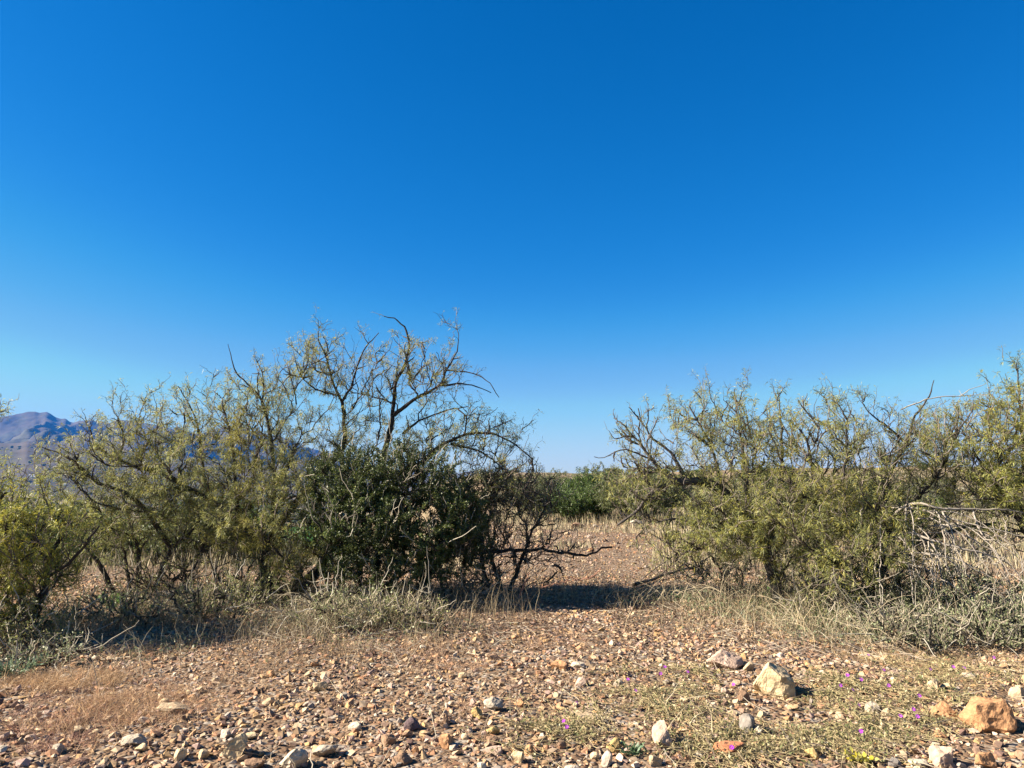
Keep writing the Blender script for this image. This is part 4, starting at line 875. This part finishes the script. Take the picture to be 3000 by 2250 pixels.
kinds = [('tan', 'small tan stone lying loose in the gravel', 62), ('cream', 'small cream stone lying loose in the gravel', 40), ('orange', 'small orange stone lying loose in the gravel', 42), ('grey', 'small grey stone lying loose in the gravel', 30),
         ('pink', 'small pinkish stone lying loose in the gravel', 24), ('brown', 'small brown stone lying loose in the gravel', 24), ('white', 'small white stone lying loose in the gravel', 12)]
for c, lab, n in kinds:
    ms = [rock_mesh(500 + 7 * hash_i + len(c), 2, .1, .085, .065, CR[c], cuts=9, rough=.03).mesh('stone', M_rock) for hash_i in range(5)]
    k = 0
    while k < n:
        y = 3.9 + 3.8 * R.random() ** 1.5; x = R.uniform(-.72, .72) * y
        if np.any(np.hypot(taken[:, 0] - x, taken[:, 1] - y) < taken[:, 2] + .04): continue
        o = bpy.data.objects.new('stone', ms[k % 5]); COL.objects.link(o); sc = R.uniform(.35, .85) * (1 if R.random() < .85 else 1.2)
        o.location = (x, y, float(hgt(x, y)) + .02 * sc); o.scale = (sc, sc * R.uniform(.8, 1.2), sc * R.uniform(.8, 1.2)); o.rotation_euler = (R.normal(0, .3), R.normal(0, .3), R.uniform(0, 6.28))
        ppx = 1500 + F * x / y; sp = ('at the lower left', 'at the bottom centre', 'among the wildflowers at the lower right')[int(np.clip((ppx) // 1050, 0, 2))] if y < 5.6 else ('up the slope at left', 'up the slope in the middle', 'up the slope at right near the straw')[int(np.clip(ppx // 1050, 0, 2))]
        tag(o, lab.replace('lying loose in the gravel', 'loose in the gravel ') + sp, 'stone', 'loose small stones, ' + c + ', ' + sp); k += 1

# ------------------------------------------------------------------ grasses and litter
def blades(mb, x, y, h, wid, lean, cols, K=4, curl=.5, zoff=0):
    n = len(x); z = hgt(x, y) + zoff; b = np.stack([x, y, z], 1); a = R.uniform(0, 2 * np.pi, n); ln = np.abs(R.normal(0, lean, n))
    d = np.stack([np.cos(a) * ln, np.sin(a) * ln, np.ones(n)], 1); d = nrm(d); hz = np.stack([np.cos(a), np.sin(a), np.zeros(n)], 1)
    u = np.linspace(0, 1, K)
    p = b[:, None] + d[:, None] * (h[:, None] * u)[..., None] + hz[:, None] * ((h * curl * R.uniform(0, 1, n))[:, None] * u ** 2)[..., None] - np.array([0, 0, 1.]) * ((h * curl * .5 * R.uniform(0, 1, n))[:, None] * u ** 3)[..., None]
    p[:, 1:] += R.normal(size=(n, K - 1, 3)) * (h * .03)[:, None, None]
    sd = nrm(np.cross(d, R.normal(size=(n, 3)))); wv = (wid[:, None] * (1 - .75 * u))[..., None] * .5
    v = np.stack([p + sd[:, None] * wv, p - sd[:, None] * wv], 2)
    idx = np.arange(n * K * 2).reshape(n, K, 2)
    f = np.stack([idx[:, :-1, 0], idx[:, :-1, 1], idx[:, 1:, 1], idx[:, 1:, 0]], -1).reshape(-1, 4)
    mb.add(v.reshape(-1, 3), f, np.repeat(cols, K * 2, 0))
STR = np.array([(.50, .40, .24), (.40, .30, .17), (.58, .48, .31), (.28, .21, .13)])
def zone(n, px0, px1, py0, py1, thr=.45, sc=1.3, seed=70):
    """random ground points whose image falls in a patch of the photo, clumped by noise"""
    ox, oy = [], []
    need = n
    while need > 0:
        px = (px0 + px1) / 2 + (px1 - px0) * R.normal(0, .27, n); py = np.clip((py0 + py1) / 2 + (py1 - py0) * R.normal(0, .3, n), 1490, 2330)
        dy = -math.sin(PITCH) * 0 + 0
        d = FWD[None] + np.array([1, 0, 0])[None] * ((px - PW / 2) / F)[:, None] + UP[None] * ((PH / 2 - py) / F)[:, None]
        tt = -EYE[2] / d[:, 2]; x = d[:, 0] * tt; y = d[:, 1] * tt
        k = (vnoise(x * sc, y * sc, seed) > thr) & (R.random(n) < (y / y.max()) ** 0)
        ox.append(x[k][:need]); oy.append(y[k][:need]); need -= min(need, int(k.sum()))
    return np.concatenate(ox), np.concatenate(oy)
gr = MB()
def straw(n, zn, h, w_=(.002, .0045), lean=.35, tint=(1, 1, 1), curl=.5):
    x, y = zone(n, *zn); blades(gr, x, y, R.uniform(*h, n), R.uniform(*w_, n), lean, STR[R.integers(0, 4, n)] * R.uniform(.7, 1.2, (n, 1)) * np.asarray(tint), K=5, curl=curl)
straw(2600, (1950, 3050, 1740, 1900, .4), (.12, .5)); straw(1500, (2100, 3050, 1690, 1780, .35), (.2, .6)); straw(1500, (150, 950, 1730, 1880, .45), (.1, .38)); straw(2000, (700, 1350, 1740, 1920, .45), (.12, .5))
straw(900, (-50, 420, 1800, 1930, .4), (.12, .4)); straw(700, (1250, 1950, 1660, 1790, .5), (.12, .5)); straw(900, (1500, 2100, 1510, 1560, .3), (.15, .5), (.006, .012)); straw(900, (1850, 2500, 1600, 1720, .35), (.2, .55))
straw(800, (300, 900, 1640, 1740, .35), (.15, .5)); straw(260, (1100, 1750, 1760, 1830, .5), (.2, .45), (.003, .005), .15)
STR = np.array([(.70, .60, .40), (.62, .50, .31), (.74, .66, .48), (.5, .41, .26)])
straw(260, (1950, 3050, 1760, 1900, .35), (.25, .75), (.003, .0055), .3, curl=.6); straw(170, (820, 1400, 1740, 1880, .35), (.25, .7), (.003, .0055), .35, curl=.7); straw(130, (1250, 2000, 1690, 1790, .4), (.2, .6), (.003, .005), .3, curl=.5)
straw(130, (150, 900, 1740, 1900, .35), (.2, .5), (.003, .005), .35, curl=.6); straw(160, (-50, 400, 1850, 1990, .35), (.15, .4), (.004, .007), .4); straw(170, (300, 2900, 1900, 2200, .45), (.1, .3), (.003, .005), .9, curl=.5)
tag(sg.build('slope_grass', M_straw), 'dry tan grass clumps on the slopes beyond the trees', 'grass', kind='stuff')
so_ = gr.build('dry_grass', M_straw); tag(so_, 'dry straw-coloured grass standing under and between the trees', 'grass', kind='stuff')
fg = MB()
def fuzz(n, zn, tint, h=(.03, .10), thr=.45):
    m = max(1, n // 16); cx_, cy_ = zone(m, *zn); q = R.integers(0, m, n); rd_ = R.uniform(.02, .12, m)[q]; x = cx_[q] + R.normal(size=n) * rd_; y = cy_[q] + R.normal(size=n) * rd_; hs_ = R.uniform(.6, 1.3, m)[q]
    blades(fg, x, y, R.uniform(*h, n) * hs_, R.uniform(.0018, .0035, n), .8, np.asarray(tint) * R.uniform(.7, 1.25, (n, 1)) * R.uniform(.75, 1.2, (m, 1))[q], K=3, curl=.9)
fuzz(6500, (-150, 560, 1890, 2110, .4, 1.5, 71), (.62, .42, .24), (.05, .17)); fuzz(2600, (120, 720, 1980, 2170, .5, 2.6, 72), (.56, .34, .22)); fuzz(3400, (560, 1350, 1820, 2060, .5, 2.6, 73), (.54, .38, .23)); fuzz(3400, (1150, 1800, 1810, 2030, .5, 2.6, 74), (.54, .35, .22))
fuzz(3000, (2300, 3050, 1880, 2020, .45, 1.6, 75), (.52, .38, .2)); fuzz(2500, (1700, 2200, 1540, 1620, .4, 1.0, 76), (.48, .28, .16), (.06, .16)); fuzz(1200, (-100, 400, 2060, 2240, .5, 2.5, 77), (.54, .32, .23))
fo_ = fg.build('fine_grass', M_straw); tag(fo_, 'fine low pinkish tan dried grass on the gravel', 'grass', kind='stuff')
# sticks and broken twigs lying about
sk = MB()
for n_, zn_ in ((1500, (-50, 3050, 1700, 1900, .3, 1.2, 61)), (900, (2000, 3050, 1760, 1930, .3, 1.2, 62)), (700, (500, 1400, 1760, 1900, .3, 1.2, 63)), (250, (0, 3000, 1900, 2300, .3, 1.2, 64))):
    x, y = zone(n_, *zn_); n = len(x); a = R.uniform(0, 2 * np.pi, n); L_ = R.uniform(.06, .32, n); u = np.linspace(-.5, .5, 5)
    X_ = x[:, None] + np.cos(a)[:, None] * L_[:, None] * u + R.normal(0, .006, (n, 5)); Y_ = y[:, None] + np.sin(a)[:, None] * L_[:, None] * u + R.normal(0, .006, (n, 5))
    ph = np.stack([X_, Y_, hgt(X_, Y_) + .02 + R.uniform(-.1, .35, (n, 1)) * L_[:, None] * (u + .5)], -1)
    tubes(sk, ph, np.full((n, 5), .002) * R.uniform(.6, 1.6, (n, 1)), 3, np.array([(.5, .43, .32), (.3, .24, .18), (.2, .15, .12)])[R.integers(0, 3, n)])
tag(sk.build('broken_twigs', M_twig), 'broken dry twigs scattered on the ground', 'twigs', kind='stuff')
# green weeds under the trees
wd = MB()
def weeds(n, zn, cols, h=(.02, .18), L=(.02, .045)):
    x, y = zone(n, *zn); b = np.stack([x, y, hgt(x, y) + R.uniform(*h, n) * R.random(n)], 1); d = nrm(R.normal(size=(n, 3)) + np.array([0, 0, .5])); l = R.uniform(*L, n)
    leaf_quads(wd, b, d, l, l * R.uniform(.25, .5, n), np.asarray(cols)[R.integers(0, len(cols), n)] * R.uniform(.7, 1.25, (n, 1)))
SAGE = [(.22, .25, .14), (.17, .22, .12), (.28, .29, .15)]
weeds(15000, (2150, 3050, 1740, 1870, .42, 1.5, 80), SAGE, (.02, .3)); weeds(5000, (-50, 900, 1720, 1900, .5, 1.5, 81), SAGE); weeds(4500, (780, 1320, 1740, 1870, .45, 1.5, 82), [(.24, .27, .12), (.18, .21, .09)], (.02, .25)); weeds(3000, (1900, 2500, 1680, 1800, .5, 1.5, 83), [(.1, .17, .06), (.15, .2, .08)], (.02, .2))
wo_ = wd.build('weeds', M_small); tag(wo_, 'grey green weeds growing among the straw under the trees', 'weeds', kind='stuff')
# litter under the bushes
lt = MB(); n = 16000; x, y = zone(n, -50, 3050, 1690, 1880, .3); b = np.stack([x, y, hgt(x, y) + .012 + R.random(n) * .025], 1); d = nrm(R.normal(size=(n, 3)) * np.array([1, 1, .3])); l = R.uniform(.02, .06, n)
leaf_quads(lt, b, d, l, l * R.uniform(.15, .4, n), np.array([.19, .125, .085]) * R.uniform(.5, 1.6, (n, 1)))
lo_ = lt.build('leaf_litter', M_straw); tag(lo_, 'brown leaf and twig litter on the ground under the trees', 'litter', kind='stuff')

# trailing plants with purple flowers
FL = [(1690, 2090), (1652, 2145), (1661, 2163), (1840, 2018), (1862, 2052), (1948, 1979), (1936, 2000), (2015, 1995), (2150, 2035), (2145, 2229), (2545, 1942), (2590, 1989), (2484, 2005), (2524, 2019), (2464, 2037), (2500, 2049), (2605, 2036), (2695, 2067),
      (2727, 1986), (2913, 1950), (2518, 2099), (2640, 2131), (2678, 2110), (2690, 2131), (2525, 2178), (2795, 1979), (2826, 1981)]
mats = [(1700, 2140, 130, 60, 'trailing wildflower plant around the broad flat slab with two or three purple flowers'), (1960, 2060, 190, 70, 'sprawling green wildflower mat with purple flowers between slab and large cream rock'),
        (2120, 2200, 170, 50, 'weedy wildflower mat around the flat brick-red rock near the bottom'), (2560, 2060, 220, 90, 'wide flowering mat with most of the purple flowers, right of the cream rock'),
        (2480, 2190, 220, 60, 'yellowish green flowering mat at the bottom edge, right of centre'), (2830, 1985, 150, 50, 'thin trailing wildflower plant at the far right below the dead branches')]
roots = []
for cx, cy, rx, ry, lab in mats:
    g = G(cx, cy); e = empty('trailing_wildflower', g); tag(e, lab, 'wildflower', 'trailing wildflowers in the gravel'); mb = MB(); sb = MB()
    n = int(rx * ry * .16); u = R.normal(0, .62, (n, 2)); ok = np.hypot(u[:, 0], u[:, 1]) < 1.9; u = u[ok]
    px = cx + u[:, 0] * rx; py = np.minimum(cy + u[:, 1] * ry, 2330)
    d = FWD[None] + np.array([1, 0, 0])[None] * ((px - PW / 2) / F)[:, None] + UP[None] * ((PH / 2 - py) / F)[:, None]; tt = -EYE[2] / d[:, 2]; x = d[:, 0] * tt; y = d[:, 1] * tt
    k = vnoise(x * 5, y * 5, 90) > .38; x = x[k]; y = y[k]; n = len(x)
    ns = int(n * .17); roots_i = R.integers(0, n, 26); i = roots_i[R.integers(0, 26, ns)]; a = R.uniform(0, 2 * np.pi, ns); uu = np.linspace(0, 1, 9); Ls = R.uniform(.12, .42, ns)
    sx_ = x[i][:, None] + np.cos(a)[:, None] * Ls[:, None] * uu + np.cumsum(R.normal(size=(ns, 9)), 1) * .009; sy_ = y[i][:, None] + np.sin(a)[:, None] * Ls[:, None] * uu + np.cumsum(R.normal(size=(ns, 9)), 1) * .009
    ph = np.stack([sx_, sy_, hgt(sx_, sy_) + .022 + .03 * np.abs(np.sin(uu * 5 + a[:, None])) * R.random((ns, 1))], -1); tubes(sb, ph, np.full((ns, 9), .0019), 3, np.array((.50, .40, .22)) * R.uniform(.6, 1.1, (ns, 1)))
    nl = ns * 9; q = R.integers(0, ns, nl); kk = R.integers(1, 9, nl); b = ph[q, kk] + R.normal(size=(nl, 3)) * .008
    dd = nrm(R.normal(size=(nl, 3)) + np.array([0, 0, .5])); l = R.uniform(.014, .032, nl)
    cg = np.array([(.37, .33, .15), (.30, .27, .13), (.46, .38, .2), (.19, .21, .08), (.50, .41, .22)])[R.integers(0, 5, nl)] * R.uniform(.75, 1.2, (nl, 1))
    leaf_quads(mb, b, dd, l, l * R.uniform(.3, .55, nl), cg)
    tag(mb.build('leaves', M_small, e, False, g), kind='stuff'); tag(sb.build('stems', M_twig, e, True, g), kind='stuff'); roots.append((e, g, (cx, cy)))
# flower: nine-lobed magenta bloom of three joined wedge petals
fl = MB(); 
for k in range(9):
    a = k * 2 * math.pi / 9; w_ = .30
    r1 = .013 * (1 if k % 3 != 1 else .92)
    v = [(0, 0, 0), (math.cos(a - w_) * r1 * .8, math.sin(a - w_) * r1 * .8, .003), (math.cos(a) * r1 * 1.05, math.sin(a) * r1 * 1.05, .0045), (math.cos(a + w_) * r1 * .8, math.sin(a + w_) * r1 * .8, .003)]
    fl.add(v, [(0, 1, 2, 3)], (.58, .06, .78) if k % 3 else (.48, .05, .72))
fl.add([(-.002, -.002, .002), (.002, -.002, .002), (.002, .002, .002), (-.002, .002, .002), (0, 0, .006)], [(0, 1, 4), (1, 2, 4), (2, 3, 4), (3, 0, 4)], (.8, .75, .3))
fm = fl.mesh('flower', M_petal)
for px, py in FL:
    e, g0, _ = min(roots, key=lambda r: (r[2][0] - px) ** 2 + ((r[2][1] - py) * 2) ** 2)
    g = G(px, py + 4); o = bpy.data.objects.new('flower', fm); COL.objects.link(o); o.parent = e
    o.location = (g[0] - g0[0], g[1] - g0[1], g[2] + .075 - g0[2]); o.rotation_euler = (R.uniform(.5, 1.1), R.normal(0, .3), R.uniform(-.4, .4)); s_ = R.uniform(.95, 1.25); o.scale = (s_, s_, s_)

# leafy herbs with identifiable places
def herb(name, label, px, py, n, rad, h, cols, L, wr=(.5, .8), rosette=False):
    g = G(px, py); e = empty(name, g); tag(e, label, 'plant'); mb = MB(); sb = MB()
    ns = 14; a = R.uniform(0, 2 * np.pi, ns); u = np.linspace(0, 1, 6); rd = R.uniform(.3, 1, ns) * rad; hh = R.uniform(.5, 1, ns) * h
    p = np.stack([np.cos(a)[:, None] * rd[:, None] * u, np.sin(a)[:, None] * rd[:, None] * u, hh[:, None] * u ** .7 - .01], -1)
    tubes(sb, p, np.full((ns, 6), .003), 3, np.array(cols[0]) * .8)
    i = R.integers(0, ns, n); k = R.integers(0 if rosette else 2, 6, n); b = p[i, k] + R.normal(size=(n, 3)) * .008; d = nrm(R.normal(size=(n, 3)) + np.array([0, 0, .5]) + nrm(p[i, 5]) * .8)
    l = R.uniform(*L, n); leaf_quads(mb, b, d, l, l * R.uniform(*wr, n), np.asarray(cols)[R.integers(0, len(cols), n)] * R.uniform(.8, 1.2, (n, 1)))
    tag(mb.build('leaves', M_small, e), kind='stuff'); tag(sb.build('stems', M_twig, e), kind='stuff')
YG = [(.40, .48, .07), (.30, .42, .08)]; MG = [(.14, .28, .07), (.2, .33, .09)]
herb('leafy_herb', 'bright yellow-green broad-leaved herb at the edge of the right straw', 2222, 1790, 150, .16, .18, YG, (.03, .055)); herb('leafy_herb', 'deeper green broad-leaved herb touching the bright yellow-green one', 2265, 1772, 150, .16, .2, MG, (.03, .055))
herb('leafy_herb', 'small blue-green rosette in front of the bright yellow-green herb', 2190, 1815, 90, .09, .05, [(.25, .36, .25), (.32, .42, .3)], (.03, .05), (.3, .45), True)
herb('leafy_herb', 'dark green rosette of toothed leaves left of the arrowhead-shaped rock', 1850, 2205, 90, .1, .05, [(.12, .2, .1), (.17, .26, .13)], (.035, .06), (.25, .4), True)
herb('leafy_herb', 'soft green feathery weed at the straw edge right of the rosette', 2352, 1852, 80, .08, .07, [(.3, .36, .1)], (.02, .04), (.3, .5))
herb('leafy_herb', 'bushy grey-green weed at the left picture edge', 40, 1990, 260, .22, .16, [(.17, .25, .14), (.22, .29, .17)], (.03, .06), (.3, .5))
herb('leafy_herb', 'green nettle-like weed at the foot of the left trunks', 330, 1790, 220, .18, .22, MG, (.03, .05), (.4, .6)); herb('leafy_herb', 'pale green weed below the tallest tree trunk', 730, 1760, 160, .15, .2, [(.25, .38, .14)], (.03, .05), (.4, .6))
herb('leafy_herb', 'dark green weed under the tangled dead shrub at right', 2420, 1745, 240, .2, .25, MG, (.03, .05), (.4, .6)); herb('leafy_herb', 'yellow-leaved weed on the bottom edge, right of centre', 2515, 2238, 60, .07, .05, [(.6, .5, .05), (.4, .38, .1)], (.03, .05), (.4, .6))

# prickly pear in the gap
g = G(1757, 1523); e = empty('prickly_pear', g); tag(e, 'small yellow-green prickly pear in the gap near the crest', 'cactus')
m_ = PXM(g[1])
for k, (dx, dz, a, s_) in enumerate([(0, .09, 0, 1), (-.13, .12, .4, .9), (.12, .1, -.5, .95), (-.05, .27, .2, .8), (.08, .28, -.2, .8), (-.2, .24, .7, .7), (.18, .25, -.7, .75)]):
    mb = rock_mesh(900 + k, 2, .2 * s_, .05, .24 * s_, (.42, .47, .08), cuts=0, rough=.01); o = mb.build('pad', M_small, e, True); o.location = (dx, R.normal(0, .03), dz); o.rotation_euler = (0, -a, R.uniform(-.5, .5))

# reddish spiny dead stems beside the gap, in front of the shade
g0 = G(1700, 1790); e = empty('spiny_stem_plant', g0); tag(e, 'reddish spiny stems bending over the shaded ground in the gap', 'plant')
for pts in ([(1660, 1690, 0), (1700, 1700, 0), (1730, 1695, 0), (1760, 1665, 0)], [(1580, 1722, 0), (1640, 1708, 0), (1670, 1700, 0)], [(1520, 1750, 0), (1540, 1700, 0), (1552, 1680, 0)]):
    mb = MB(); q = smooth_path([P(a, b, g0[1]) for a, b, c in pts], 16) + R.normal(size=(16, 3)) * .006; q = q - g0
    tubes(mb, q[None], np.full((1, 16), .007), 5, np.array((.33, .17, .12))); n = 70; i = R.integers(0, 16, n); d = nrm(R.normal(size=(n, 3)))
    u = np.linspace(0, 1, 2)[None, :, None]; tubes(mb, q[i][:, None] + d[:, None] * u * .025, np.array([[.003, .001]] * n), 3, np.array((.5, .3, .2))); mb.build('stem', M_twig, e, True)
